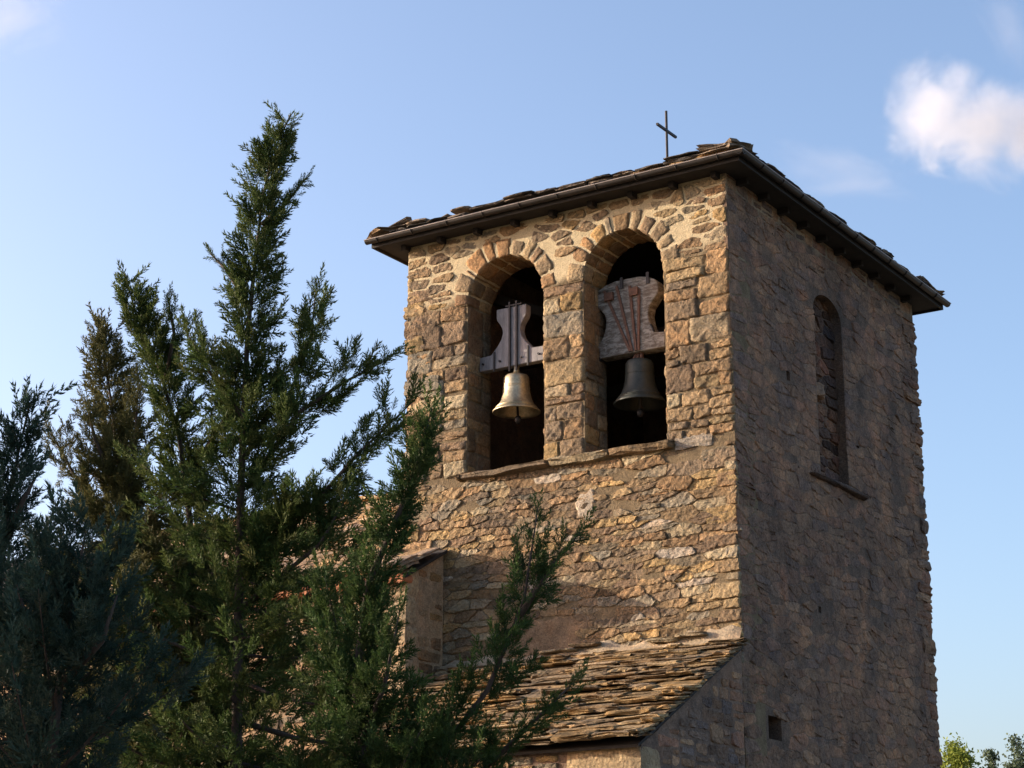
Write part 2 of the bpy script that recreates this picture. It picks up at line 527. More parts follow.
# ------------------------------------------------------------------ bell tower
TW, TD, TZ = 6.12, 7.6, 13.36
SPR, SILL = 12.1, 9.18
WINS = [(1.17, 2.63), (3.38, 4.87)]
THK = .72
tower = thing('bell_tower', 'square rubble stone bell tower with two arched openings and a low stone roof', 'bell tower', (0, 0, 0))

# --- wall bodies (mortar shows between the stones)
m = Mesh()
m.box((-(TW - .03), .03, 0), (-.03, THK, SILL))
for a0, a1 in ((.03, 1.17), (2.63, 3.38), (4.87, TW - .03)):
    m.box((-a1, .03, SILL), (-a0, THK, SPR))
poly = [(-.10, SPR)]
for a0, a1 in WINS:
    c = (a0 + a1) / 2; r = (a1 - a0) / 2
    poly += [(-(c - r * cos(t)), SPR + r * sin(t)) for t in np.linspace(0, pi, 25)]
poly += [(-(TW - .03), SPR), (-(TW - .03), TZ), (-.10, TZ)]
m.prism(poly, .004, THK)
m.build('wall', M_MORTAR, tower)

m = Mesh()
# right side wall with its blind window and put-log holes
RW = (3.08, 4.21, 9.2, 12.03)
RH = [(.80, 1.24, 4.76, 5.10), (1.93, 2.06, 10.50, 10.66), (2.75, 2.85, 6.9, 7.0)]
put = lambda b0, b1, z0, z1: m.box((-THK, b0, z0), (-.03, b1, z1))
m.box((-.10, .005, SPR), (-.03, THK, TZ))
grid_wall(m, (THK, TD - THK), (0, RW[3]), [(RW[0], RW[1], RW[2], RW[3])] + RH, put)
c, r = (RW[0] + RW[1]) / 2, (RW[1] - RW[0]) / 2
poly = [(THK, RW[3])] + [(c - r * cos(t), RW[3] + .36 * sin(t)) for t in np.linspace(0, pi, 17)] + [(TD - THK, RW[3]), (TD - THK, TZ), (THK, TZ)]
m.prism(poly, -THK, -.03, 'yz')
m.box((-THK + .002, RW[0] - .1, RW[2] - .1), (-.21, RW[1] + .1, 12.6))                  # infill of the blind window
for h in RH: m.box((-THK + .004, h[0] - .05, h[2] - .05), (-.55, h[1] + .05, h[3] + .05))
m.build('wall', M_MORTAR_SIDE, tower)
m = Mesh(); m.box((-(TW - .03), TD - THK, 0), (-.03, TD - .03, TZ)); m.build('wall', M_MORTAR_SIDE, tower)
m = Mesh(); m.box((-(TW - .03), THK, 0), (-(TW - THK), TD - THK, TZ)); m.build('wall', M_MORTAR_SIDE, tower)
m = Mesh(); m.box((-(TW - THK), THK, 8.9), (-THK, TD - THK, 9.1)); m.build('belfry_floor', M_INNER, tower)
m = Mesh()
for z, b in ((11.55, 1.9), (11.55, 4.4)): m.box((-(TW - THK), b, z), (-THK, b + .2, z + .22))
m.bar((-5.2, 1.0, 12.6), (-3.3, 1.9, 11.9), .16, .16)
build_each(m, 'belfry_beam', M_EAVE, tower)

# --- stones of the front
arch_c = [((a0 + a1) / 2, (a1 - a0) / 2) for a0, a1 in WINS]
VR = .29
m = Mesh()
def front(s, t, h):
    s2, t2 = waves(s, t)
    return ABZ(s2, .03 - h, t2)
def front_str(s, t, h): return ABZ(s, .03 - h, t)
# courses of small rubble under the sill
def shear(po): return po + np.stack([0 * po[:, 0], .02 * np.sin(po[:, 0] * 9)], 1)
ZONES = [((.03, TW - .20, 5.3, 6.35), .42, .15, .5), ((.03, 2.1, 6.35, 7.7), .55, .13, .6), ((2.1, TW - .20, 6.35, 7.7), .42, .17, .5),
         ((.03, 1.35, 7.7, SILL - .06), .85, .24, .45), ((1.35, 3.6, 7.7, SILL - .06), .50, .13, .6), ((3.6, TW - .20, 7.7, SILL - .06), .46, .18, .5)]
z = 5.7; k = 0
while z < SILL - .10:
    h = min(rng.uniform(.14, .30), SILL - .08 - z); w = rng.uniform(.34, .62) if k % 2 else rng.uniform(.20, .34)
    add_stone(m, (.012, w, z, z + h), front_str, rng.uniform(.022, .038), .014, .004, pick(PAL_FRONT, .12), .008, .02, .2)
    z += h; k += 1
for po in rubble((.03, TW - .20, 5.3, SILL - .06), 0, 0, 0, 3.3, .15, ZONES):
    r = bounds(po); cx, cz = po.mean(0)
    if .35 < cx < 1.05 and r[3] > 9.05: continue
    if 2.75 < cx < 3.85 and 6.12 < cz < 6.72: continue
    if rng.random() < .035 or cx < .30: continue
    col = pick(PAL_FRONT, .16)
    if rng.random() < .03: col = np.array((.42, .37, .30)) * rng.uniform(.8, 1.1)
    add_poly(m, po, front, rng.uniform(.004, .026) + (.018 if rng.random() < .12 else 0), .012, rng.uniform(.0, .004), col, .010, .06, .008, .010)
    if rng.random() < .25:                                              # small stones wedged in the joints
        q = po[rng.integers(len(po))]; a_, b_ = rng.uniform(.03, .07), rng.uniform(.012, .028)
        add_poly(m, np.array([(q[0] - a_, q[1] - b_), (q[0] + a_, q[1] - b_ * .6), (q[0] + a_ * .8, q[1] + b_), (q[0] - a_ * .7, q[1] + b_)]), front, rng.uniform(.01, .03), .012, 0, pick(PAL_FRONT, .2), .006, .06, .004, .006)
# piers: larger dressed stones
m.build('masonry', M_STONE, tower); m = Mesh()
for a0, a1, wm, hm in ((.02, 1.165, .62, .30), (2.635, 3.375, .62, .34), (4.875, TW - .02, .62, .32)):
    for r in split((a0, a1, SILL + .02, SPR + .04), wm, hm, .35):
        if a0 < .1 and r[0] < .1 and False: continue
        add_stone(m, r, front_str, rng.uniform(.012, .04), .016, rng.uniform(.001, .008), pick(PAL_FRONT, .12), .015, .03, .1)
    m.build('masonry', M_STONE, tower, smooth=True); m = Mesh()
# spandrels with wide pale joints
for po in rubble((.02, TW - .02, SPR + .03, TZ - .02), .56, .19, .4, 1.7, .12):
    bad = False
    for c, rad in arch_c:
        dd = np.hypot(np.vstack([po, po.mean(0)])[:, 0] - c, np.vstack([po, po.mean(0)])[:, 1] - SPR)
        if dd.min() < rad + VR - .09: bad = True
    if bad: continue
    add_poly(m, po, front_str, rng.uniform(.030, .044), -.004, rng.uniform(.006, .020), pick(PAL_FRONT, .12), .008)
m.build('masonry', M_STONE, tower)

# arch rings, every wedge running through the wall
for (c, rad) in arch_c:
    m = Mesh()
    nv = 11
    edges = np.linspace(0, pi, nv + 1) + np.r_[0, rng.normal(0, .05, nv - 1), 0]
    for k in range(nv):
        e0, e1 = edges[k] + .022, edges[k + 1] - .022
        ro = rad + VR * rng.uniform(.70, 1.25)
        cuts = [-.012, rng.uniform(.28, .44), THK + .01]
        for q in range(2):
            pol = lambda th, b, r: np.stack([-(c - r * np.cos(th)), b, SPR + r * np.sin(th)], 1)
            add_block(m, pol, (e0, cuts[q] + (.006 if q else 0), rad - .018 - rng.uniform(0, .008)), (e1, cuts[q + 1], ro), pick(PAL_FRONT, .1) * np.array((1.05, .97, .90)), 5, .008)
    m.build('arch_ring', M_STONE, tower, smooth=True)

# jamb stones inside the openings
for a0, a1 in WINS:
    for a, sg in ((a0, 1), (a1, -1)):
        m = Mesh()
        for r in split((.035, THK, SILL + .03, SPR - .01), .6, .36, .4):
            jm = lambda s, t, h, a=a, sg=sg: ABZ(a + sg * h, s, t)
            add_stone(m, r, jm, rng.uniform(.006, .022), .01, .006, pick(PAL_FRONT, .1) * np.array((1.0, .92, .85)), .008, .015, .3)
        m.build('jamb_masonry', M_STONE, tower, smooth=True)

# sill course and the smooth grey stone at its end
m = Mesh()
x = 1.06
while x < 4.95:
    w = rng.uniform(.9, 1.7); e = min(x + w, 5.0)
    add_block(m, ABZ, (x, -.10 - rng.uniform(0, .03), 9.10 + rng.uniform(-.012, .012)), (e, .5, 9.205 + rng.uniform(-.01, .015)), pick(PAL_FRONT, .08) * .72, 5, .022)
    x = e + .004
m.build('sill', M_STONE, tower)
m = Mesh(); add_block(m, ABZ, (.38, .004, 9.06), (1.04, .2, 9.26), (.27, .245, .205), 5, .012); m.build('sill_stone', M_STONE, tower)

# plaster left on the wall low down
def patch(M, cs, cz, ra, rz, thick, n=26):
    ang = np.linspace(0, 2 * pi, n, endpoint=False)
    k = 1 + .16 * np.sin(3 * ang + 1.3) + .1 * np.sin(7 * ang) + rng.normal(0, .05, n)
    sq = 1 / np.maximum(np.abs(np.cos(ang)), np.abs(np.sin(ang))) ** .6
    o = np.stack([cs + ra * k * sq * np.cos(ang), cz + rz * k * sq * np.sin(ang)], 1)
    i_ = np.stack([cs + (ra * k * sq - .03) * np.cos(ang), cz + (rz * k * sq - .03) * np.sin(ang)], 1)
    v = [(-p[0], .03, p[1]) for p in o] + [(-p[0], .03 - thick, p[1]) for p in i_]
    f = [(q, (q + 1) % n, (q + 1) % n + n, q + n) for q in range(n)] + [tuple(range(n, 2 * n))]
    M.add(v, f)
m = Mesh(); patch(m, 3.3, 6.42, .70, .33, .010); m.build('plaster_patch', M_PLASTER, tower)
m = Mesh(); patch(m, 2.62, 8.40, .17, .24, .022); m.build('plaster_patch', M_LIME, tower)

# corner stones
def quoins(M, a_in, b_in, z0, z1, sa, sb, pal, hr=(.2, .36), proud=.018):
    """sa, sb = +1/-1: which way the block runs from the corner (a_in, b_in)"""
    z = z0; k = 0
    while z < z1:
        h = rng.uniform(*hr); h = min(h, z1 - z)
        la, lb = (rng.uniform(.45, .72), rng.uniform(.25, .36)) if k % 2 else (rng.uniform(.25, .38), rng.uniform(.45, .7))
        p1, p2 = rng.uniform(.0, proud * 2, 2)
        A = sorted((a_in - sa * p1, a_in + sa * la)); B = sorted((b_in - sb * p2, b_in + sb * lb))
        add_block(M, ABZ, (A[0], B[0], z + .006), (A[1], B[1], z + h - .006), pick(pal, .12), 5, .014)
        z += h; k += 1
m = Mesh()
quoins(m, TW - .015, .015, 7.2, SILL - .05, -1, 1, PAL_FRONT, (.2, .34), .02)
quoins(m, TW - .02, .02, SILL, 12.9, -1, 1, PAL_FRONT, (.2, .36), .03)
m.build('corner_stones', M_STONE, tower)
m = Mesh()
quoins(m, .02, TD - .02, 2.0, 7.9, 1, -1, PAL_SIDE, (.12, .3), .022)
quoins(m, .02, TD - .0, 7.9, 13.0, 1, -1, PAL_SIDE, (.12, .3), .026)
m.build('corner_stones', M_STONE_SIDE, tower)

# --- stones of the right side
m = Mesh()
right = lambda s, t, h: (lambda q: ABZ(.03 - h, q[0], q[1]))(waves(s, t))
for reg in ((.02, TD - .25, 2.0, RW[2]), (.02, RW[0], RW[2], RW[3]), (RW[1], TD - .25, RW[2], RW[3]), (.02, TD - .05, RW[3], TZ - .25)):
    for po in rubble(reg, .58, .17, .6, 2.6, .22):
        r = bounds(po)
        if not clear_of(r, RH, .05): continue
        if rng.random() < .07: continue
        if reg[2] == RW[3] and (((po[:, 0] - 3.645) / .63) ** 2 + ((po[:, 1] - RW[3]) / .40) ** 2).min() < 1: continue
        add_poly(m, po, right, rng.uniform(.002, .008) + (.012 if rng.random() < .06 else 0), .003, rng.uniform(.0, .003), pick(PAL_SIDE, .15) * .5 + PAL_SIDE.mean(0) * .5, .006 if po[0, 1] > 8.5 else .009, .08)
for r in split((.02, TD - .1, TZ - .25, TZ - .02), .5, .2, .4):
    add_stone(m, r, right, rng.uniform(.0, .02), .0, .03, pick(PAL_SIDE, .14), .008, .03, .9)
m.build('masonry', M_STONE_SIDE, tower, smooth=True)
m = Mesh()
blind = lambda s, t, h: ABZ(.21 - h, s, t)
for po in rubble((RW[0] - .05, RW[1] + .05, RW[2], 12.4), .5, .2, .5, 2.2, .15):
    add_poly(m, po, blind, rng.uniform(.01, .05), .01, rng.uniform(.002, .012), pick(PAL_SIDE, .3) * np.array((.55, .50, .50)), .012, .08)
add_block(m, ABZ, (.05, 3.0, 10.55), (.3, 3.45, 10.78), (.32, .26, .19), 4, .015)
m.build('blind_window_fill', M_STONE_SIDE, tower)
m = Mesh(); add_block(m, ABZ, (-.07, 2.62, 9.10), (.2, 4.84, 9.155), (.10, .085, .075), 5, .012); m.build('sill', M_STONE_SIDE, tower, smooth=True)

# stones of the left side (above the nave)
m = Mesh()
left = lambda s, t, h: ABZ(TW - .03 + h, s, t)
for r in split((.3, TD - .02, 7.5, TZ - .02), .6, .26, .35):
    add_stone(m, r, left, rng.uniform(.0, .03), .01, .012, pick(PAL_SIDE, .14), .01, .03, .8)
m.build('masonry', M_STONE_SIDE, tower, smooth=True)

# --- eaves, gutter, roof
EA0, EA1, EB0, EB1 = -.40, 6.58, -.40, 8.05
AP = ((EA0 + EA1) / 2, (EB0 + EB1) / 2)
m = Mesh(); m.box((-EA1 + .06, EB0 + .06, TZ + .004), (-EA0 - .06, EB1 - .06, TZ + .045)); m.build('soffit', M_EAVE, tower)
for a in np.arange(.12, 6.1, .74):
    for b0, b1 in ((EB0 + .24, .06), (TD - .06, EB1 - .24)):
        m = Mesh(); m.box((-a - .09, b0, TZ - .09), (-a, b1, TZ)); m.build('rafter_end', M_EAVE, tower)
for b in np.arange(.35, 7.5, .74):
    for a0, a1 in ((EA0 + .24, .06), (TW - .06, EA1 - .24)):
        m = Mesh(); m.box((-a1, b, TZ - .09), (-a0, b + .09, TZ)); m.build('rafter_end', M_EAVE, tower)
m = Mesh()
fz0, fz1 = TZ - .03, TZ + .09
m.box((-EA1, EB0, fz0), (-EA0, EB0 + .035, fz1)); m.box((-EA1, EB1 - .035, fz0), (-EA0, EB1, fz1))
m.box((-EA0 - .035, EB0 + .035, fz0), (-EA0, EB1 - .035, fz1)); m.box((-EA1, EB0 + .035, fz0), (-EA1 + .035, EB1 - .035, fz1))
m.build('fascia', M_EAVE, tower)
RISE = 1.12
m = Mesh()
zb, zt = fz1 + .004, fz1 + RISE
m.add([(-EA1 + .01, EB0 + .01, zb), (-EA0 - .01, EB0 + .01, zb), (-EA0 - .01, EB1 - .01, zb), (-EA1 + .01, EB1 - .01, zb), (-AP[0], AP[1], zt),
       (-EA1 + .01, EB0 + .01, zb - .03), (-EA0 - .01, EB0 + .01, zb - .03), (-EA0 - .01, EB1 - .01, zb - .03), (-EA1 + .01, EB1 - .01, zb - .03)],
      [(0, 1, 4), (1, 2, 4), (2, 3, 4), (3, 0, 4), (5, 8, 7, 6), (0, 5, 6, 1), (1, 6, 7, 2), (2, 7, 8, 3), (3, 8, 5, 0)])
m.build('roof_deck', M_EAVE, tower)

def half_gutter(M, p, q, r=.062, seg=10, th=.006):
    p = Vector(p); q = Vector(q); d = (q - p).normalized(); s = d.cross(Vector((0, 0, 1))).normalized()
    v = []
    for e in (p, q):
        for rr in (r, r - th):
            for k in range(seg + 1):
                a = pi * k / seg
                v.append(e + s * cos(a) * rr - Vector((0, 0, 1)) * sin(a) * rr)
    n = seg + 1; f = []
    for k in range(seg):
        f += [(k, k + 1, k + 1 + 2 * n, k + 2 * n), (n + k, n + k + 2 * n, n + k + 1 + 2 * n, n + k + 1), (k, n + k, n + k + 1, k + 1), (2 * n + k, 2 * n + k + 1, 3 * n + k + 1, 3 * n + k)]
    f += [(0, 2 * n, 3 * n, n), (seg, n + seg, 3 * n + seg, 2 * n + seg)]
    M.add(v, f)
GZ = TZ + .085
m = Mesh()
o_ = .068
half_gutter(m, (-EA1 - .06, EB0 - o_, GZ), (-EA0 + o_ + .06, EB0 - o_, GZ))
half_gutter(m, (-EA0 + o_, EB0 - o_ - .05, GZ), (-EA0 + o_, EB1 + .05, GZ))
gut = m.build('gutter', M_GUTTER, tower)
m = Mesh()
m.tube([(-EA1 - .06, EB0 - 2 * o_, GZ + .002), (-EA0 + 2 * o_, EB0 - 2 * o_, GZ + .002)], .009, 6)
m.build('gutter_rim', M_RIM, gut)
m = Mesh()
m.tube([(-EA0 + 2 * o_, EB0 - 2 * o_, GZ + .002), (-EA0 + 2 * o_, EB1 + .05, GZ + .002)], .009, 6)
m.build('gutter_rim', M_RIM, gut)
def hook(x, y, sx, sy):
    m = Mesh()
    c = Vector((x, y, GZ))
    s = Vector((sx, sy, 0))
    pts = [c + s * .068 * cos(a) - Vector((0, 0, .068)) * sin(a) for a in np.linspace(0, pi, 9)]
    m.tube([c + s * .07 + Vector((0, 0, .02))] + pts, .010, 5)
    m.build('gutter_bracket', M_GUTTER, gut)
for a in np.arange(-.1, 6.6, .72): hook(-a, EB0 - o_, 0, -1)
for b in np.arange(.2, 8.0, .72): hook(-EA0 + o_, b, 1, 0)

# flagstones of the roof, course by course up the four slopes
m = Mesh()
def slope_frame(e0, e1, apex):
    e0 = Vector(e0); e1 = Vector(e1); apex = Vector(apex)
    du = (e1 - e0).normalized(); mid = (e0 + e1) / 2
    dv = apex - mid; L = dv.length; dv.normalize(); n = du.cross(dv)
    if n.z < 0: n = -n
    return e0, np.array(e0), np.array(du), np.array(dv), np.array(n), (e1 - e0).length, L
def flagstones(M, fr, rows, width, thick, pal, over=.08, tri=True, lift=.02, wr=(.3, .7), layers=1, n=3, rough=.018, lie=.10):
    _, E0, du, dv, nn, WL, L = fr
    step = L / rows
    for k in range(rows):
        v0 = k * step - (over if k == 0 else rng.uniform(0, .03)); v1 = (k + 1.5) * step
        ins = (WL / 2) * (max(0, k - .2) / rows) if tri else 0
        x = ins + (.03 if tri else rng.uniform(0, .12))
        while x < WL - ins - (.08 if tri else 0):
            w = rng.uniform(*wr); x1 = min(x + w, WL - ins - (.03 if tri else -.06))
            for q in range(layers if k == 0 else 1):
                th = thick * rng.uniform(.6, 1.4)
                lv = lift + q * thick * 1.1 + rng.uniform(0, .022)
                tilt = rng.normal(lie, lie * .3) * step
                def fm(u, v, t, E0=E0, tl=tilt, c=(v0 + v1) / 2, st=step):
                    hh = t - (v - c) / st * tl + tl * .5
                    return E0 + u[:, None] * du + v[:, None] * dv + hh[:, None] * nn
                add_block(M, fm, (x, v0 - rng.uniform(0, .05) + q * rng.uniform(-.04, .08), lv), (x1 - .008, v1, lv + th), pick(pal, .16), n, rough, rng.normal(0, .04))
            x = x1
    return
apx = (-AP[0], AP[1], zt)
cs = [(-EA1, EB0, zb), (-EA0, EB0, zb), (-EA0, EB1, zb), (-EA1, EB1, zb)]
for i in range(4):
    flagstones(m, slope_frame(cs[i], cs[(i + 1) % 4], apx), 7, .5, .038, PAL_DARKROOF, -.02, True, .012, (.3, .75), 2, 4)
for c_ in cs:                                                              # hip stones
    p = Vector(c_); d = (Vector(apx) - p)
    for q in np.arange(.06, .97, .085):
        b_ = p + d * q
        hp = lambda u, v, t, b_=b_: np.stack([b_.x + u, b_.y + v, b_.z + t], 1)
        s_ = rng.uniform(.22, .34)
        add_block(m, hp, (-s_, -s_, .05), (s_, s_, .05 + rng.uniform(.06, .11)), pick(PAL_ROOF, .15) * .8, 4, .03, rng.uniform(0, 1.5))
roof_m = m
# the heavy stones at the near corner
for (u0, u1, v0, v1, z0, z1) in ((-.80, .36, -.40, .15, .03, .085), (-.40, .28, -.36, .3, .085, .135), (-1.5, -.75, -.40, .1, .03, .075), (-.1, .36, .15, 1.1, .02, .07)):
    hp = lambda u, v, t: np.stack([u, v, zb + t], 1)
    add_block(m, hp, (u0, v0, z0), (u1, v1, z1), pick(PAL_ROOF, .1) * 1.2, 5, .022, rng.normal(0, .05))
m.build('roof', M_DARKSLATE, tower)

# ------------------------------------------------------------------ cross on the roof
cr = thing('iron_cross', 'thin black iron cross standing on top of the bell tower roof', 'cross', (-AP[0], AP[1], zt))
m = Mesh(); m.tube([(-AP[0], AP[1], zt - .05), (-AP[0], AP[1], 16.63)], .024, 8); m.build('upright', M_IRON, cr)
m = Mesh(); m.bar((-AP[0], AP[1] - .36, 16.24), (-AP[0], AP[1] + .36, 16.24), .042, .042); m.build('crossbar', M_IRON, cr)
m = Mesh(); add_block(m, ABZ, (AP[0] - .2, AP[1] - .2, zt - .06), (AP[0] + .2, AP[1] + .2, zt + .08), (.25, .2, .15), 4, .02); m.build('foot_stone', M_DARKSLATE, cr, smooth=True)

# ------------------------------------------------------------------ bells
def bell_profile(H, R):
    o = [(.02, H), (.30, H * .985), (.46, H * .95), (.52, H * .90), (.535, H * .80), (.545, H * .66), (.57, H * .5), (.62, H * .36), (.70, H * .24), (.82, H * .13), (.93, H * .06), (1.0, H * .015), (1.0, -.01 * H),
         (.955, -.012 * H), (.90, H * .05), (.78, H * .14), (.62, H * .30), (.53, H * .48), (.49, H * .7), (.44, H * .87), (.02, H * .92)]
    return [(r * R, z) for r, z in o]

# near-left bell: light bronze with a clean grey hourglass yoke
c1 = (4.16, .42)
b1 = thing('church_bell', 'shiny golden bronze bell under a clean grey hourglass yoke in the left arch', 'bell', (-c1[0], c1[1], 10.1), group='bells in the tower arches')
BL = lambda a, z: (-a, z)
m = Mesh(); H, R = .65, .395
m.lathe(bell_profile(H, R), (-c1[0], c1[1], 10.245), 48)
for zz, rr in ((.10, .88), (.135, .83), (.62, .56), (.66, .555)):
    m.lathe([(R * rr * .985, H * zz - .008), (R * rr * 1.015, H * zz), (R * rr * .985, H * zz + .008)], (-c1[0], c1[1], 10.245), 48)
body = m.build('bell_body', M_BRONZE, b1, smooth=True)
m = Mesh()
m.lathe([(.0, .0), (.05, .0), (.06, .04), (.045, .09), (.055, .12), (.0, .14)], (-c1[0], c1[1], 10.245 + H), 16)
m.build('crown_knob', M_BRONZE, b1, smooth=True)
m = Mesh()
ya, yz = 4.215, 11.15
pr = [(-.62, -.12), (-.62, .12), (-.38, .13)]
pr = []
half = [(.63, -.125), (.63, .115), (.40, .125), (.37, .16), (.28, .25), (.20, .36), (.168, .47), (.185, .56), (.235, .64), (.28, .70), (.292, .76), (.292, .90)]
outl = [(-(ya - x_), yz + z_) for x_, z_ in half] + [(-(ya + x_), yz + z_) for x_, z_ in reversed(half)]
m.prism(outl, c1[1] - .075, c1[1] + .075)
yk = m.build('yoke', M_GREYWOOD, b1, bevel=.012)
m = Mesh()
for dx in (-.06, .075):
    m.bar((-(c1[0] + dx), c1[1] - .095, 10.93), (-(c1[0] + dx), c1[1] - .095, 12.13), .028, .028, (0, 1, 0))
m.bar((-(c1[0] - .16), c1[1] - .09, 12.065), (-(c1[0] + .15), c1[1] - .09, 12.065), .03, .022)
build_each(m, 'tie_rod', M_IRON, yk)
m = Mesh()
for dx in (-.33, .33):
    m.bar((-(ya + dx), c1[1] - .085, yz - .17), (-(ya + dx), c1[1] - .085, yz + .17), .028, .022, (0, 1, 0))
build_each(m, 'strap', M_IRON, yk)
m = Mesh()
for dx in (-.54, -.2, .22, .55):
    m.tube([(-(ya + dx), c1[1] - .105, yz - .01), (-(ya + dx), c1[1] - .07, yz - .01)], .018, 8)
build_each(m, 'bolt', M_IRON, yk)
m = Mesh()
m.tube([(-(ya + .80), c1[1], yz - .02), (-(ya + .60), c1[1], yz - .02)], .035, 10); m.tube([(-(ya - .86), c1[1], yz - .02), (-(ya - .60), c1[1], yz - .02)], .035, 10)
build_each(m, 'axle', M_IRON, b1)
m = Mesh()
m.box((-(ya + .74), c1[1] - .09, yz - .16), (-(ya + .66), c1[1] + .09, yz + .05))
m.tube([(-(ya + .70), c1[1] - .1, yz - .02 + .0), (-(ya + .70), c1[1] - .13, yz - .25), (-(ya + .66), c1[1] - .14, yz - .42)], .014, 6)
m.build('bearing', M_IRON, b1)
m = Mesh()
m.tube([(-c1[0], c1[1], 10.75), (-(c1[0] - .02), c1[1] + .01, 10.15), (-(c1[0] - .03), c1[1], 10.05)], [.018, .022, .03], 8)
m.lathe([(.0, -.07), (.04, -.06), (.06, 0), (.04, .06), (.0, .07)], (-(c1[0] - .03), c1[1], 10.11), 14)
m.build('clapper', M_IRON, b1, smooth=True)

# near-right bell: dark bronze with an old white-painted yoke
c2 = (1.95, .60)
b2 = thing('church_bell', 'dark green bronze bell under an old flaking white wooden yoke in the right arch', 'bell', (-c2[0], c2[1], 9.9), group='bells in the tower arches')
m = Mesh(); H, R = .74, .425
m.lathe(bell_profile(H, R), (-c2[0], c2[1], 10.08), 48)
for zz, rr in ((.10, .88), (.14, .83), (.64, .56)):
    m.lathe([(R * rr * .985, H * zz - .008), (R * rr * 1.015, H * zz), (R * rr * .985, H * zz + .008)], (-c2[0], c2[1], 10.08), 48)
m.build('bell_body', M_DARKBRONZE, b2, smooth=True)
m = Mesh()
for dx in (-.07, .0, .07): m.tube([(-c2[0] + dx, c2[1] - .05, 10.08 + H - .02), (-c2[0] + dx * .6, c2[1], 10.08 + H + .14)], .03, 8)
build_each(m, 'crown_loop', M_RUST, b2, smooth=True)
m = Mesh()
ya2, yz2 = 2.10, 11.03
half = [(.68, -.12), (.68, .13), (.50, .15), (.44, .24), (.40, .36), (.385, .48), (.41, .60), (.49, .70), (.56, .78), (.585, .88), (.57, .97), (.51, 1.04), (.40, 1.10), (.2, 1.14)]
outl = [(-(ya2 - x_), yz2 + z_) for x_, z_ in half] + [(-(ya2 + x_), yz2 + z_) for x_, z_ in reversed(half)]
m.prism(outl, c2[1] - .12, c2[1] + .12)
yk2 = m.build('yoke', M_OLDPAINT, b2, bevel=.02)
m = Mesh()
for top, bot in (((.40, 1.0), (.09, -.10)), ((.17, 1.04), (.055, -.10)), ((-.07, 1.0), (-.015, -.10)), ((-.24, .92), (-.06, -.10))):
    m.bar((-(ya2 + top[0]), c2[1] - .135, yz2 + top[1]), (-(c2[0] + bot[0]), c2[1] - .135, yz2 + bot[1]), .042, .022, (0, 1, 0))
build_each(m, 'strap', M_RUST, yk2)
m = Mesh()
for dx in (.30, -.16): m.box((-(ya2 + dx + .09), c2[1] - .17, yz2 + .82), (-(ya2 + dx - .07), c2[1] - .12, yz2 + .95))
build_each(m, 'iron_plate', M_RUST, yk2)
m = Mesh()
for dx in (.08, -.40): m.bar((-(ya2 + dx), c2[1] - .13, yz2 + .98), (-(ya2 + dx), c2[1] - .13, yz2 + 1.17), .05, .022, (0, 1, 0))
m.bar((-(ya2 - .45), c2[1] - .14, yz2 + .28), (-(ya2 - .50), c2[1] - .14, yz2 + .16), .02, .06, (0, 1, 0))
build_each(m, 'clamp', M_IRON, yk2)
m = Mesh()
m.tube([(-(ya2 + .76), c2[1], yz2), (-(ya2 + .66), c2[1], yz2)], .04, 10); m.tube([(-(ya2 - .90), c2[1], yz2), (-(ya2 - .66), c2[1], yz2)], .04, 10)
build_each(m, 'axle', M_IRON, b2)
m = Mesh(); m.box((-(2.74), c2[1] - .12, yz2 - .16), (-(2.60), c2[1] + .12, yz2 + .06)); m.build('bearing', M_IRON, b2)
m = Mesh()
m.tube([(-c2[0], c2[1], 10.7), (-c2[0], c2[1], 9.88)], [.02, .03], 8)
m.lathe([(.0, -.07), (.045, -.06), (.065, 0), (.045, .06), (.0, .07)], (-c2[0], c2[1], 9.93), 14)
m.build('clapper', M_IRON, b2, smooth=True)

# ------------------------------------------------------------------ lean-to chapel against the tower
chap = thing('lean_to_chapel', 'low stone chapel with a flagstone lean-to roof built against the tower foot', 'chapel', (-2.6, -1.5, 0))
CB, CZ0, CZ1, CA1 = -3.02, 4.36, 6.02, 5.25
sl = (CZ1 - CZ0) / (0 - (CB - .15))
m = Mesh()
m.box((-CA1, CB + .03, 0), (-.03, CB + .5, CZ0 - .02))
m.prism([(CB + .5, 0), (-.005, 0), (-.005, CZ1 - .06), (CB + .5, CZ0 + .28 - .06 + .0), (CB + .5, CZ0 - .02)], -.5, -.03, 'yz')
m.prism([(CB + .03, CZ0 - .02), (CB + .5, CZ0 - .02), (CB + .5, CZ0 + .21)], -.5, -.03, 'yz')
m.build('wall', M_CHAPEL, chap)
m = Mesh()
gf = lambda s, t, h: ABZ(.03 - h, s, t)
for r in split((CB + .04, -.0, 2.0, CZ1), .45, .2, .35):
    cx = (r[0] + r[1]) / 2
    if r[3] > CZ0 + (r[0] - CB) * sl - .04: continue
    if cx < CB + .5 and r[2] > 3.2: continue
    add_stone(m, r, gf, rng.uniform(.0, .018), .01, .014, pick(PAL_SIDE, .14) * np.array((1.1, .92, .82)), .008, .035, .9)
ff = lambda s, t, h: ABZ(s, CB + .03 - h, t)
m.build('masonry', M_STONE, chap); m = Mesh()
for r in split((1.28, CA1, 2.5, CZ0 - .06), .5, .22, .35):
    add_stone(m, r, ff, rng.uniform(.01, .03), .01, .014, pick(PAL_FRONT, .14), .01, .035, .9)
m.build('masonry', M_STONE, chap); m = Mesh()
add_block(m, ABZ, (0.0, CB - .01, 3.75), (1.18, CB + .55, CZ0 - .03), (.40, .31, .19), 5, .008)
add_block(m, ABZ, (.02, CB + .0, 3.2), (.75, CB + .55, 3.74), (.36, .28, .17), 5, .008)
m.build('corner_stones', M_STONE, chap)
m = Mesh()
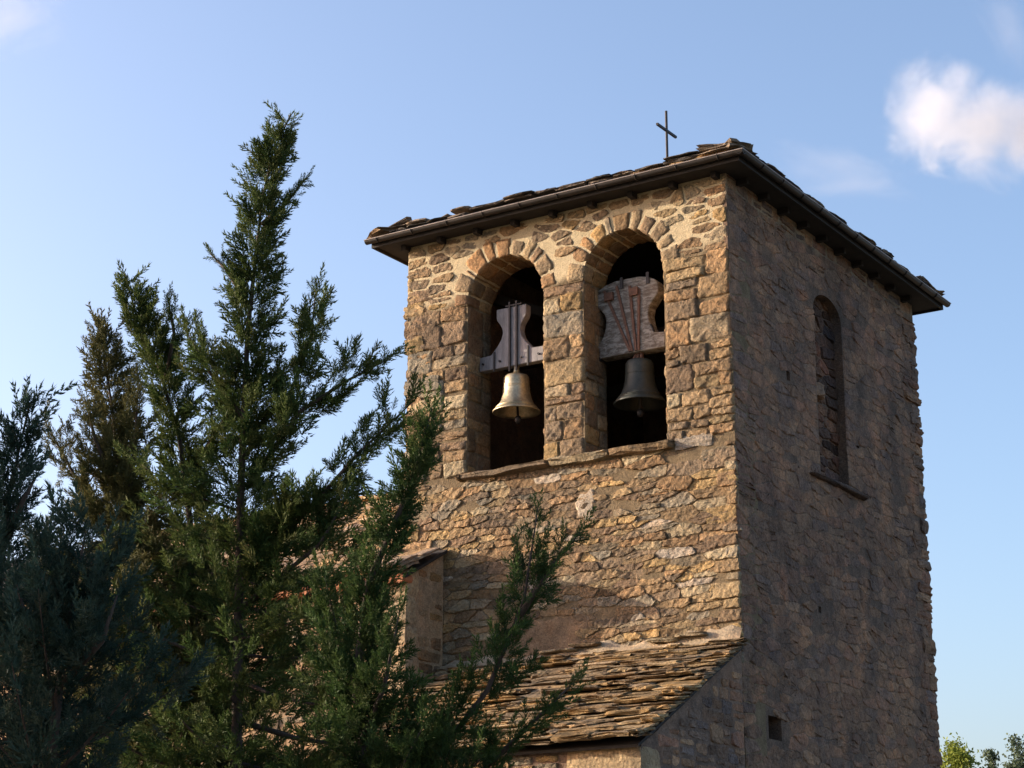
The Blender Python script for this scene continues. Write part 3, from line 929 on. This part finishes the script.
fr = slope_frame((-CA1, CB - .16, CZ0 - .02), (.06, CB - .16, CZ0 - .02), (-(CA1 - .06) / 2, -.02, CZ1 + .0))
flagstones(m, fr, 23, .5, .048, PAL_ROOF * np.array((.70, .68, .60)), .06, False, .015, (.20, .95), 2, 4, .022, .32)
m.build('roof', M_SLATE, chap)
m = Mesh()
m.add([(-CA1, CB - .1, CZ0 - .03), (.0, CB - .1, CZ0 - .03), (.0, -.003, CZ1), (-CA1, -.003, CZ1), (-CA1, CB - .1, CZ0 - .07), (.0, CB - .1, CZ0 - .07), (.0, -.003, CZ1 - .05), (-CA1, -.003, CZ1 - .05)],
      [(0, 1, 2, 3), (4, 7, 6, 5), (0, 4, 5, 1), (1, 5, 6, 2), (2, 6, 7, 3), (3, 7, 4, 0)])
m.build('roof_deck', M_EAVE, chap)
# mortar fillet where the roof meets the tower
m = Mesh()
n = 60; xs = np.linspace(.0, CA1, n)
top = 6.27 + .05 * np.sin(xs * 3.1) + .03 * np.sin(xs * 9) + rng.normal(0, .012, n) - .02 * xs
out_ = -.30 + .05 * np.sin(xs * 5 + 1) + rng.normal(0, .02, n)
v = [];
for i in range(n):
    v += [(-xs[i], .02, top[i]), (-xs[i], -.035, top[i] - .03), (-xs[i], -.09, 6.12 + rng.normal(0, .01)), (-xs[i], out_[i], CZ1 + .10 + out_[i] * sl), (-xs[i], out_[i] - .02, CZ1 - .02 + out_[i] * sl)]
m.add(v, [(i * 5 + q, i * 5 + q + 1, (i + 1) * 5 + q + 1, (i + 1) * 5 + q) for i in range(n - 1) for q in range(4)])
m.build('mortar_fillet', M_POINTING, chap, smooth=True)
m = Mesh()
for a0, a1, z in ((.55, 1.05, 6.20), (1.0, 1.5, 6.16), (2.35, 2.85, 6.21), (2.75, 3.4, 6.16)):
    add_block(m, ABZ, (a0, -.16, z), (a1, .05, z + rng.uniform(.04, .06)), pick(PAL_FRONT, .1), 5, .014)
build_each(m, 'drip_stone', M_STONE, chap, smooth=True)

# ------------------------------------------------------------------ nave on the left
nave = thing('church_nave', 'long church nave with ochre walls and a flagstone roof left of the tower', 'church', (-12, 2, 0))
NA0, NA1, NB, NZE, NZR, NBR = 5.29, 22.0, -1.0, 7.44, 10.05, 3.8
ns = (NZR - NZE) / (NBR - (NB - .15))
m = Mesh()
m.box((-NA1, NB, 0), (-NA0 - .45, NB + .6, NZE - .02))
m.prism([(NB, 0), (-.004, 0), (-.004, NZE + 1.13 * ns - .04), (NB, NZE + .15 * ns - .04)], -NA0 - .45, -NA0, 'yz')
m.prism([(NB + .6, 0), (8.4, 0), (8.4, NZE), (NBR, NZR - .08), (NB + .6, NZE + .2)], -NA1, -NA1 + .5, 'yz')
m.box((-NA1 + .5, 8.0, 0), (-TW, 8.4, NZE))
m.build('wall', M_OCHRE, nave)
m = Mesh()
nf = lambda s, t, h: ABZ(s, NB - h, t)
for r in split((6.6, 14, 3.5, NZE - .35), .7, .3, .35):
    if rng.random() < .35: continue
    add_stone(m, r, nf, rng.uniform(.004, .02), .01, .03, pick(PAL_FRONT, .12), .008, .035, .9)
m.build('masonry', M_STONE, nave); m = Mesh()
es = lambda s, t, h: ABZ(NA0 - h, s, t)
for r in split((NB + .3, -.02, 3.8, NZE + .2), .5, .26, .35):
    if rng.random() < .4: continue
    add_stone(m, r, es, rng.uniform(.002, .014), .01, .03, pick(PAL_FRONT, .12) * np.array((.9, .78, .72)), .008, .035, .9)
m.build('masonry', M_STONE, nave); m = Mesh()
z = 3.5
while z < NZE - .1:
    h = rng.uniform(.3, .5)
    add_block(m, ABZ, (NA0 - .012, NB - .012, z), (NA0 + rng.uniform(.35, .6), NB + rng.uniform(.25, .34), z + h - .012), (.42, .33, .21), 4, .006)
    z += h
m.build('corner_stones', M_STONE, nave)
m = Mesh()
x = NA0 + .02
while x < 12:
    m.tube([(-x, NB - .17, NZE - .075), (-x, NB + .1, NZE - .055)], .075, 10); x += .17
m.build('tile_cornice', M_TERRACOTTA, nave)
m = Mesh()
E0 = (-NA1, NB - .15, NZE); E1 = (-NA0 + .10, NB - .15, NZE)
rowfr = slope_frame(E0, E1, ((E0[0] + E1[0]) / 2, NBR, NZR))
_, o0, du, dv, nn, WL, L = rowfr
# in front of the tower the roof is a narrow strip, behind it runs on to the left
step = .30; kmax = int(L / step)
for kk in range(kmax + 1):
    v0 = kk * step - (.06 if kk == 0 else .02)
    bb = NB - .15 + (v0 + .3) * dv[1]
    amin = NA0 - .10 if bb < -.28 else TW + .02
    x = amin
    while x < (14 if kk > 0 else 16):
        w = rng.uniform(.25, .75)
        for q in range(3 if kk == 0 else 1):
            th = rng.uniform(.03, .06); lv = .015 + q * .05 + rng.uniform(0, .015)
            def fm(u, v, t, v0=v0):
                hh = t + .05 - (v - v0) * .09
                return np.array((0, o0[1], o0[2])) + np.stack([-u, 0 * u, 0 * u], 1) + v[:, None] * dv + hh[:, None] * nn
            add_block(m, fm, (x, v0 - rng.uniform(0, .05) - .03 * q, lv), (x + w - .008, v0 + step * 1.7 if not (amin > 6 and False) else v0, lv + th), pick(PAL_ROOF, .16) * np.array((1.1, 1.05, 1.0)), 3, .02, 0)
        x += w
x = TW + .05
while x < 16:                                                              # ridge stones
    w = rng.uniform(.3, .6); add_block(m, ABZ, (x, NBR - .25, NZR + .04), (x + w, NBR + .25, NZR + .04 + rng.uniform(.05, .10)), pick(PAL_ROOF, .12) * 1.15, 3, .025); x += w
m.build('roof', M_SLATE, nave)
m = Mesh()
m.prism([(NB - .12, NZE - .03), (NBR, NZR - .03), (8.5, NZE - .03), (8.5, NZE - .07), (NBR, NZR - .09), (NB - .12, NZE - .07)], -NA1, -TW - .01, 'yz')
m.prism([(NB - .12, NZE - .03), (-.005, NZE + 1.145 * ns - .03), (-.005, NZE + 1.145 * ns - .09), (NB - .12, NZE - .07)], -TW - .008, -NA0 + .08, 'yz')
m.build('roof_deck', M_EAVE, nave)

# ------------------------------------------------------------------ conifers
def plume_template(seed, n=22, spread=1.0):
    """one feathery spray of scale foliage along +Z, length 1"""
    r = np.random.default_rng(seed)
    tri = []
    def leaf(p, d, L, w):
        d = d / np.linalg.norm(d)
        s = np.cross(d, r.normal(0, 1, 3)); s /= np.linalg.norm(s)
        tri.append([p - s * w, p + s * w, p + d * L])
    for k in range(n):
        t = .06 + .9 * k / n
        az = k * 2.4 + r.uniform(-.4, .4)
        ln = spread * (.34 * (1 - t) ** .8 + .10) * r.uniform(.7, 1.25)
        d = np.array([cos(az) * .72, sin(az) * .72, .75 + .4 * t])
        d /= np.linalg.norm(d)
        p0 = np.array([0, 0, t])
        for q in range(4):
            s = q / 4
            p = p0 + d * ln * s
            dd = d + r.normal(0, .38, 3) + np.array([0, 0, .25])
            leaf(p, dd, ln * .42 + .05, .027)
        leaf(p0 + d * ln * .8, d + np.array([0, 0, .3]), .13, .017)
    for q in range(5):
        leaf(np.array([0, 0, .7 + .05 * q]), np.array([0, 0, 1]) + r.normal(0, .22, 3), .22, .018)
    return np.array(tri).reshape(-1, 3)
PL = [plume_template(s) for s in range(7)]
PLT = [plume_template(100 + s, 12, .62) for s in range(4)]               # thin leading shoots

class Crown:
    def __init__(self, seed): self.r = np.random.default_rng(seed); self.items = []
    def put(self, p, d, size, tone, brown=0.0, thin=False): self.items.append((*p, *d, size, tone, brown, float(thin)))
    def build(self, name, mat, parent, origin):
        A = np.array(self.items); V = []; C = []
        d = A[:, 3:6]; d = d / np.linalg.norm(d, axis=1)[:, None]
        rv = self.r.normal(0, 1, d.shape); x = np.cross(d, rv); x /= np.linalg.norm(x, axis=1)[:, None]; y = np.cross(d, x)
        Rm = np.stack([x, y, d], 2) * A[:, 6][:, None, None]
        kind = self.r.integers(0, 1000, len(A))
        for thin, T in ((0, PL), (1, PLT)):
            for k in range(len(T)):
                sel = np.where((kind % len(T) == k) & (A[:, 9] == thin))[0]
                if not len(sel): continue
                v = np.einsum('nij,mj->nmi', Rm[sel], T[k]) + A[sel, None, 0:3]
                V.append(v.reshape(-1, 3))
                c = np.zeros((len(sel), len(T[k]), 4)); c[:, :, 3] = 1
                tipness = np.clip(T[k][:, 2], 0, 1) * .35
                c[:, :, 0] = np.clip(A[sel, 7][:, None] + tipness[None] - .1 + self.r.normal(0, .05, (len(sel), len(T[k]))), 0, 1)
                c[:, :, 1] = A[sel, 8][:, None]
                C.append(c.reshape(-1, 4))
        V = np.concatenate(V) - np.array(origin); C = np.concatenate(C)
        nt_ = len(V) // 3
        me = bpy.data.meshes.new(name)
        me.vertices.add(len(V)); me.vertices.foreach_set('co', V.ravel())
        me.loops.add(len(V)); me.loops.foreach_set('vertex_index', np.arange(len(V), dtype=np.int32))
        me.polygons.add(nt_); me.polygons.foreach_set('loop_start', np.arange(0, len(V), 3, dtype=np.int32))
        me.update(calc_edges=True)
        ca = me.color_attributes.new('Col', 'FLOAT_COLOR', 'POINT'); ca.data.foreach_set('color', C.ravel())
        return finish(name, me, mat, parent)

def along(path, s):
    """point and direction at fraction s of a polyline"""
    P = np.array(path, float); seg = np.linalg.norm(np.diff(P, axis=0), axis=1); cum = np.r_[0, np.cumsum(seg)]
    d = s * cum[-1]; i = min(np.searchsorted(cum, d, side='right') - 1, len(seg) - 1)
    t = (d - cum[i]) / max(seg[i], 1e-6)
    return P[i] + (P[i + 1] - P[i]) * t, (P[i + 1] - P[i]) / max(seg[i], 1e-6), cum[-1]

def conifer(name, label, mat, trunk, limbs, prof, seed, tr=.14, tone=.4, brown=.06, density=1.0, size=(.20, .36), zmin=2.4, elev=(8, 48), wild=1.0, gap=.06, fill=0, ftop=6.0):
    """trunk: points from the tip down; limbs: (points from the trunk out, plume length, spread); prof(z below tip) -> branch length"""
    base = (trunk[-1][0], trunk[-1][1], 0.0)
    t = thing(name, label, 'tree', base, local=False, group='conifers in front of the church')
    pts = [base] + [tuple(p) for p in reversed(trunk)]
    top = pts[-1][2]
    tm = Mesh(); cr_ = Crown(seed); r = cr_.r
    rad = [max(.008, tr * ((top - p[2]) / top) ** .8) for p in pts]; rad[0] = tr * 1.25
    tm.tube(pts, rad, 8)
    def dress(path, L, s0=.1, spread=.10, tn=0.0, sz=1.0):
        ln = along(path, 1)[2]
        n = max(3, int(ln / .042 * density))
        for k in range(n):
            s = s0 + (1 - s0) * (k + r.uniform(0, 1)) / n
            p, d, _ = along(path, s)
            wd = spread * (1 - .55 * s)
            q = p + r.normal(0, 1, 3) * wd * np.array((1, 1, .7))
            dd = d * .8 + r.normal(0, .45, 3) + np.array((0, 0, .22))
            cr_.put(q, dd, r.uniform(*size) * r.choice((.6, .85, 1.0, 1.3)) * L * sz * (1.05 - .35 * s), np.clip(tone + tn + r.normal(0, .14), 0, 1), max(0, r.normal(brown, .08)))
        p, d, _ = along(path, 1)
        for k in range(3): cr_.put(p - d * .05 * k, d * .8 + r.normal(0, .22, 3) + np.array((0, 0, .3)), r.uniform(.22, .36) * L, np.clip(tone + .25, 0, 1), brown, True)
    h = top - .12; az = r.uniform(0, 6.28)
    tpath = list(reversed(pts))
    tl = along(tpath, 1)[2]
    s = .012
    while True:
        p, d, _ = along(tpath, s)
        z = p[2]
        if z < zmin: break
        dz = top - z
        L = prof(dz) * r.uniform(1 - .45 * wild, 1 + .35 * wild)
        az += 2.4 + r.normal(0, .5)
        e = radians(np.interp(dz, (0, 2.5, 6), (elev[1], (elev[0] + elev[1]) / 2, elev[0])) + r.normal(0, 9))
        hd = np.array((cos(az), sin(az), 0))
        path = [p + (hd * cos(e) * q + np.array((0, 0, 1)) * (sin(e) * q + .22 * q * q - .10 * q)) * L for q in (0, .3, .6, .85, 1)]
        if L > .45: tm.tube(path, [max(.004, .016 * L * (1 - .85 * q)) for q in (0, .3, .6, .85, 1)], 5)
        dress(path, 1.0, .12 if L < .8 else .22, .05 + .07 * L, r.normal(0, .10), np.clip(.55 + L, .6, 1.15))
        s += (gap + .012 * dz) * r.uniform(.6, 1.4) / tl
    for k in range(int(tl * 62 * density)):                                 # short sprays close to the trunk
        q = .03 + .93 * r.uniform(0, 1)
        p, d, _ = along(tpath, q)
        if p[2] < zmin: continue
        rr = .03 + .12 * prof(top - p[2]) * r.uniform(.3, 1.6); a = r.uniform(0, 6.28)
        cr_.put(p + np.array((cos(a) * rr, sin(a) * rr, 0)), (cos(a) * .7 + r.normal(0, .3), sin(a) * .7 + r.normal(0, .3), .7), r.uniform(*size) * min(1, .45 + (top - p[2])), np.clip(tone - .1 + r.normal(0, .14), 0, 1), max(0, r.normal(brown, .08)))
    for k in range(int(fill)):                                              # the thick lower crown
        q = r.uniform(.35, .97)
        p, d, _ = along(tpath, q)
        if p[2] < zmin or p[2] > ftop: continue
        rr = 1.02 * prof(top - p[2]) * sqrt(r.uniform(.02, 1)); a = r.uniform(0, 6.28)
        cr_.put(p + np.array((cos(a) * rr, sin(a) * rr, .25 * rr + r.normal(0, .12))), (cos(a) * .7 + r.normal(0, .35), sin(a) * .7 + r.normal(0, .35), .6), r.uniform(*size) * 1.1, np.clip(tone + r.normal(0, .16), 0, 1), max(0, r.normal(brown, .1)))
    for k in range(14):                                                     # the leading shoot
        p, d, _ = along(tpath, k / 14 * .5 / tl)
        cr_.put(p + np.array((0, 0, -.36)), -d + r.normal(0, .25 + .02 * k, 3), r.uniform(.18, .30), np.clip(tone + .3, 0, 1), brown * 2, True)
    for lp, L, spr in limbs:
        ll = along(lp, 1)[2]
        tm.tube(lp, [max(.006, .035 * (1 - .85 * q / (len(lp) - 1))) for q in range(len(lp))], 6)
        dress(lp, L, .05, spr, 0, 1.0)
        for k in range(int(ll / .16)):
            sf = .1 + .8 * k / max(1, int(ll / .16))
            p, d, _ = along(lp, sf)
            v = r.normal(0, 1, 3); v -= d * v.dot(d); v /= np.linalg.norm(v)
            bl = (.10 + spr * 2.3) * (1.15 - .85 * sf) * r.uniform(.6, 1.3)
            path = [p, p + (v * .75 + d * .55 + np.array((0, 0, .12))) * bl * .5, p + (v * .8 + d * .8 + np.array((0, 0, .35))) * bl]
            dress(path, L * .9, .1, .05, r.normal(0, .1))
    tm.build('trunk', M_BARK, t, smooth=True, origin=base)
    cr_.build('crown', mat, t, base)
    return t

M_F_GREEN = foliage_mat('cypress_green', (.015, .042, .016), (.092, .130, .034))
M_F_OLIVE = foliage_mat('cypress_olive', (.030, .044, .018), (.115, .115, .045))
M_F_BLUE = foliage_mat('cypress_blue', (.014, .034, .027), (.055, .092, .066))
M_F_DEEP = foliage_mat('cypress_deep_green', (.011, .033, .014), (.070, .115, .030))

pw = lambda pts: (lambda z: float(np.interp(z, [p[0] for p in pts], [p[1] for p in pts])))

conifer('conifer_tree', 'tallest green conifer with a ragged spire, standing in front of the nave', M_F_GREEN,
    [(-2.47, 20.0, 10.70), (-2.66, 20.0, 10.2), (-2.75, 20.0, 9.67), (-2.8, 20.0, 8.97), (-2.85, 20.0, 8.17), (-2.86, 20.0, 7.16), (-2.85, 20.0, 6.07), (-2.82, 20.0, 4.81), (-2.79, 20.0, 3.51)],
    [([(-2.78, 20, 6.45), (-2.24, 19.8, 7.19), (-1.77, 19.7, 7.49), (-1.32, 19.7, 7.74)], 1.0, .13),
     ([(-2.80, 20, 5.44), (-2.07, 19.6, 6.12), (-1.57, 19.5, 6.68), (-1.04, 19.5, 7.21)], 1.0, .14),
     ([(-2.85, 20, 6.91), (-2.39, 20.2, 7.52), (-2.2, 20.3, 8.15), (-2.16, 20.3, 8.75)], 1.0, .12),
     ([(-2.88, 20, 7.21), (-3.27, 20.2, 7.75), (-3.56, 20.2, 8.23)], .9, .09),
     ([(-2.82, 20.0, 8.39), (-3.10, 20.0, 8.85), (-3.30, 20.0, 9.05)], .55, .03),
     ([(-2.74, 20.0, 9.38), (-2.50, 20.0, 9.62), (-2.26, 20.0, 9.95)], .5, .025),
     ([(-2.82, 20.0, 5.12), (-1.95, 19.4, 5.68), (-1.70, 19.4, 6.15)], 1.1, .2)],
    pw([(0, .05), (.5, .11), (1.2, .17), (2.2, .26), (3.2, .36), (4.2, .52), (5, 1.15), (6.5, 1.7), (9, 1.9)]), 11, .085, .42, .08, wild=1.5, fill=560, ftop=5.6, elev=(2, 26))
conifer('conifer_tree', 'leaning green conifer between the tallest one and the slim one', M_F_GREEN,
    [(-4.53, 21.5, 9.36), (-4.39, 21.5, 8.9), (-4.08, 21.5, 8.23), (-3.79, 21.5, 7.34), (-3.63, 21.5, 6.41), (-3.51, 21.5, 5.05), (-3.44, 21.5, 3.65)],
    [([(-3.99, 21.5, 8.05), (-3.88, 21.3, 8.55), (-3.98, 21.3, 9.0)], .6, .04), ([(-3.63, 21.5, 6.98), (-3.21, 21.0, 7.44), (-3.05, 21.0, 7.67)], 1.0, .14)],
    pw([(0, .06), (.6, .15), (1.2, .22), (2.2, .28), (3.2, .42), (5, 1.2), (9, 1.6)]), 23, .085, .46, .07, fill=350, elev=(5, 35), wild=1.3, ftop=5.6)
conifer('conifer_tree', 'slim olive brown conifer with a forked top, left of the leaning one', M_F_OLIVE,
    [(-4.63, 20.8, 8.57), (-4.55, 20.8, 8.08), (-4.43, 20.8, 7.5), (-4.3, 20.8, 6.7), (-4.23, 20.8, 5.81), (-4.07, 20.8, 3.58)],
    [([(-4.21, 20.8, 5.99), (-4.69, 20.6, 6.59), (-5.1, 20.6, 7.27)], .9, .11), ([(-4.23, 20.8, 6.0), (-4.10, 20.5, 6.96), (-4.10, 20.5, 7.75)], .8, .08), ([(-4.25, 20.8, 6.38), (-4.51, 20.4, 7.05), (-4.65, 20.4, 7.5)], .8, .07)],
    pw([(0, .06), (.5, .13), (1.4, .20), (2.2, .36), (3, .8), (5, 1.3), (9, 1.5)]), 31, .08, .45, .11, fill=300, ftop=5.6)
conifer('conifer_tree', 'bluish conifer cut off by the left edge of the picture', M_F_BLUE,
    [(-3.60, 14.0, 5.62), (-3.65, 14.0, 5.31), (-3.71, 14.0, 4.88), (-3.73, 14.0, 4.14), (-3.69, 14.0, 2.94)],
    [([(-3.72, 14, 4.54), (-3.56, 13.8, 4.80), (-3.46, 13.8, 5.02)], .7, .05)],
    pw([(0, .05), (.4, .10), (.9, .25), (1.4, .4), (2, .7), (4, 1.1)]), 47, .09, .25, .02, size=(.15, .26))
conifer('conifer_tree', 'dark bluish conifer low in the left foreground', M_F_BLUE,
    [(-2.9, 13.0, 4.42), (-2.94, 13.0, 4.1), (-2.99, 13.0, 3.69), (-3.04, 13.0, 2.84)],
    [([(-2.99, 13, 3.52), (-3.2, 12.8, 3.75), (-3.29, 12.8, 4.02)], .7, .1), ([(-2.99, 13, 3.39), (-2.70, 12.8, 3.65), (-2.62, 12.8, 3.95)], .7, .12)],
    pw([(0, .10), (.3, .3), (.8, .50), (1.5, .78), (3, 1.1)]), 53, .09, .22, .02, size=(.15, .26), density=1.3)
conifer('conifer_tree', 'dark green conifer with long upswept branches in front of the tower', M_F_DEEP,
    [(-0.77, 18.0, 6.72), (-0.92, 18.0, 6.11), (-1.10, 18.0, 5.6), (-1.34, 18.0, 5.03), (-1.43, 18.0, 4.12), (-1.36, 18.0, 3.32)],
    [([(-1.30, 18, 2.6), (-0.22, 17.6, 3.97), (0.11, 17.6, 4.79), (0.24, 17.6, 5.65)], .95, .12),
     ([(0.07, 17.6, 4.65), (0.37, 17.6, 5.11), (0.63, 17.6, 5.42)], .8, .06),
     ([(-1.30, 18, 2.3), (0.07, 17.3, 3.54), (0.54, 17.3, 3.99)], .9, .10),
     ([(-1.42, 18, 3.99), (-1.66, 18.4, 4.6), (-1.80, 18.4, 5.2)], 1.0, .12),
     ([(-1.3, 18, 2.2), (-0.7, 17.5, 2.95), (-0.25, 17.3, 3.35)], 1.0, .22),
     ([(-1.3, 18, 2.6), (-1.0, 17.5, 3.2), (-0.75, 17.4, 3.7)], 1.0, .2),
     ([(-1.40, 18, 3.5), (-1.15, 17.6, 4.0), (-1.02, 17.6, 4.7)], .8, .06)],
    pw([(0, .06), (.6, .11), (1.2, .15), (1.8, .24), (2.5, .36), (3.1, .5), (6, 1.2)]), 61, .11, .38, .03, size=(.18, .31), fill=120, ftop=4.3)

# unseen conifers added on the left to keep low sun off the nearest trees
wood = Crown(77)
wm = Mesh()
for k in range(6):
    x, y = -9.6 + wood.r.uniform(-.8, .8), 12.5 + k * 1.0
    hgt = wood.r.uniform(6.6, 7.6)
    wm.tube([(x, y, 0), (x, y, hgt * .8)], [.14, .03], 6)
    for q in range(420):
        z = wood.r.uniform(.1, 1) ** .8; rr = 1.25 * (1.02 - z) * sqrt(wood.r.uniform(.05, 1)) + .08
        a = wood.r.uniform(0, 6.28)
        wood.put((x + rr * cos(a), y + rr * sin(a), z * hgt), (cos(a) * .6, sin(a) * .6, .9), wood.r.uniform(.35, .55), .4, .03)
wt = wm.build('shading_conifers', M_BARK, None)
wt['kind'] = 'stuff'; wt['label'] = 'unseen belt of green conifers added on the left to shade the nearest trees'; wt['category'] = 'shading_conifers'
wood.build('foliage', M_F_GREEN, wt, (0, 0, 0))

# ------------------------------------------------------------------ trees beyond the tower, low on the right
def broadleaf(name, label, mat, base, height, spread, seed, pointed=False, n=9000):
    r = np.random.default_rng(seed)
    t = thing(name, label, 'tree', base, local=False)
    tm = Mesh()
    bx, by, _ = base
    tm.tube([(bx, by, 0), (bx + .1, by, height * .35), (bx - .05, by, height * .8)], [.22, .16, .03], 8)
    cl = []
    for k in range(60):
        z = r.uniform(.25, .97); rr = spread * (sqrt(max(.02, 1 - ((z - .5) / .5) ** 2)) if not pointed else (1.08 - z) * 1.1) * sqrt(r.uniform(.05, 1))
        a = r.uniform(0, 6.28)
        c = np.array((bx + rr * cos(a), by + rr * sin(a), z * height)); cl.append(c)
        if k % 3 == 0: tm.tube([(bx, by, z * height * .75), tuple(c)], [.05, .012], 5)
    tm.build('trunk', M_BARK, t, origin=base)
    C = np.array(cl)[r.integers(0, len(cl), n)] + r.normal(0, 1, (n, 3)) * np.array((.32, .32, .30)) * spread * .45
    d = r.normal(0, 1, (n, 3)); d /= np.linalg.norm(d, axis=1)[:, None]
    s = np.cross(d, r.normal(0, 1, (n, 3))); s /= np.linalg.norm(s, axis=1)[:, None]
    L = r.uniform(.05, .10, n)[:, None]
    V = np.stack([C - d * L, C + s * L * .6, C + d * L, C - s * L * .6], 1).reshape(-1, 3) - np.array(base)
    me = bpy.data.meshes.new('crown')
    me.vertices.add(len(V)); me.vertices.foreach_set('co', V.ravel())
    me.loops.add(len(V)); me.loops.foreach_set('vertex_index', np.arange(len(V), dtype=np.int32))
    me.polygons.add(n); me.polygons.foreach_set('loop_start', np.arange(0, len(V), 4, dtype=np.int32))
    me.update(calc_edges=True)
    c = np.zeros((n, 4, 4)); c[..., 3] = 1; c[..., 0] = np.clip(r.normal(.5, .2, n), 0, 1)[:, None]
    ca = me.color_attributes.new('Col', 'FLOAT_COLOR', 'POINT'); ca.data.foreach_set('color', c.ravel())
    finish('crown', me, mat, t)
M_F_YELLOW = foliage_mat('yellow_leaves', (.09, .13, .02), (.22, .25, .05), .35)
M_F_GREY = foliage_mat('grey_green_leaves', (.05, .075, .04), (.12, .15, .09), .3)
broadleaf('broadleaf_tree', 'yellow green tree top showing beyond the right edge of the tower', M_F_YELLOW, (17.0, 75, 0), 9.75, 1.5, 3)
broadleaf('broadleaf_tree', 'grey green pointed tree top in the lower right corner', M_F_GREY, (20.5, 80, 0), 10.6, 1.3, 5, True)
broadleaf('broadleaf_tree', 'small grey green tree top between the yellow one and the corner one', M_F_GREY, (18.95, 78, 0), 9.9, .9, 9, True, 5000)

# ------------------------------------------------------------------ clouds
def cloud(name, label, px, py, lobes, size, dens, seed, soft, amp=2.4, nscale=.085, stretch=(1, 1, 1), turn=0.0):
    """a body of vapour whose density follows a few noisy lobes; about 0.2 m to a pixel at 400 m"""
    Y = 400.0
    x = (px - 512) / F_PX; y = (384 - py) / F_PX; c_, s_ = cos(PITCH), sin(PITCH); k = c_ - y * s_
    centre = (x / k * Y, Y, 1.6 + (s_ + y * c_) / k * Y)
    m, t, b = new_mat('vapour')
    t.nodes.remove(b)
    tc = N(t, 'ShaderNodeTexCoord'); vec = tc.outputs['Object']
    mp = N(t, 'ShaderNodeMapping'); mp.inputs['Scale'].default_value = stretch; t.links.new(vec, mp.inputs[0]); sv = mp.outputs[0]
    nz = N(t, 'ShaderNodeTexNoise', Scale=nscale, Detail=9.0, Roughness=.64, Distortion=.6); nz.noise_dimensions = '4D'; nz.inputs['W'].default_value = seed
    t.links.new(sv, nz.inputs['Vector'])
    acc = None
    for (lx, ly, lz), r in lobes:
        ds = N(t, 'ShaderNodeVectorMath', operation='DISTANCE'); t.links.new(sv, ds.inputs[0]); ds.inputs[1].default_value = (lx, ly, lz)
        sb = N(t, 'ShaderNodeMath', operation='DIVIDE'); t.links.new(ds.outputs['Value'], sb.inputs[0]); sb.inputs[1].default_value = r
        if acc is None: acc = sb.outputs[0]
        else:
            mn = N(t, 'ShaderNodeMath', operation='SMOOTH_MIN'); t.links.new(acc, mn.inputs[0]); t.links.new(sb.outputs[0], mn.inputs[1]); mn.inputs[2].default_value = .35; acc = mn.outputs[0]
    su = N(t, 'ShaderNodeMath', operation='SUBTRACT'); t.links.new(nz.outputs['Fac'], su.inputs[0]); su.inputs[1].default_value = .5
    ma = N(t, 'ShaderNodeMath', operation='MULTIPLY_ADD'); t.links.new(su.outputs[0], ma.inputs[0]); ma.inputs[1].default_value = amp; t.links.new(acc, ma.inputs[2])
    mr = N(t, 'ShaderNodeMapRange'); t.links.new(ma.outputs[0], mr.inputs['Value'])
    mr.interpolation_type = 'SMOOTHSTEP'
    mr.inputs['From Min'].default_value = 1.0; mr.inputs['From Max'].default_value = 1.0 - soft
    mr.inputs['To Min'].default_value = 0; mr.inputs['To Max'].default_value = dens
    pv = N(t, 'ShaderNodeVolumePrincipled'); pv.inputs['Color'].default_value = (.80, .82, .86, 1); pv.inputs['Anisotropy'].default_value = .0
    t.links.new(mr.outputs[0], pv.inputs['Density'])
    t.links.new(pv.outputs[0], t.nodes['Material Output'].inputs['Volume'])
    c = thing(name, label, 'cloud', centre, local=False)
    c.rotation_euler = (0, turn, 0)
    bm = bmesh.new(); bmesh.ops.create_icosphere(bm, subdivisions=3, radius=1)
    for v in bm.verts: v.co = Vector((v.co.x * size[0], v.co.y * size[1], v.co.z * size[2]))
    me = bpy.data.meshes.new('vapour'); bm.to_mesh(me); bm.free()
    return finish('vapour', me, m, c)
cloud('cloud', 'small bright white cumulus cloud, the largest one, in the upper right sky', 958, 118,
      [((-5, 0, 1), 12.5), ((4, 0, -2), 13.5), ((16, 0, -4), 12), ((1, 0, 9), 6)], (40, 26, 34), .11, 1.3, 1.0, 2.3, .09)
cloud('cloud', 'faint cloud wisp to the lower left of the bright white cloud', 850, 172,
      [((0, 0, 0), 7)], (24, 16, 12), .022, 4.7, 1.1, 3.4, .11, stretch=(.45, 1, 1), turn=.15)
cloud('cloud', 'faint cloud wisp above the bright white cloud near the top right corner', 1008, 32,
      [((0, 0, 0), 6)], (14, 12, 18), .02, 8.2, 1.1, 3.0, .11, stretch=(1, 1, .5), turn=-.4)
cloud('cloud', 'pale thin cloud in the top left corner of the sky', 20, 10,
      [((0, 0, 0), 10)], (24, 18, 18), .024, 2.9, 1.1, 2.8, .10, stretch=(.8, 1, .9))
S.cycles.volume_step_rate = 2.0
S.cycles.volume_max_steps = 128
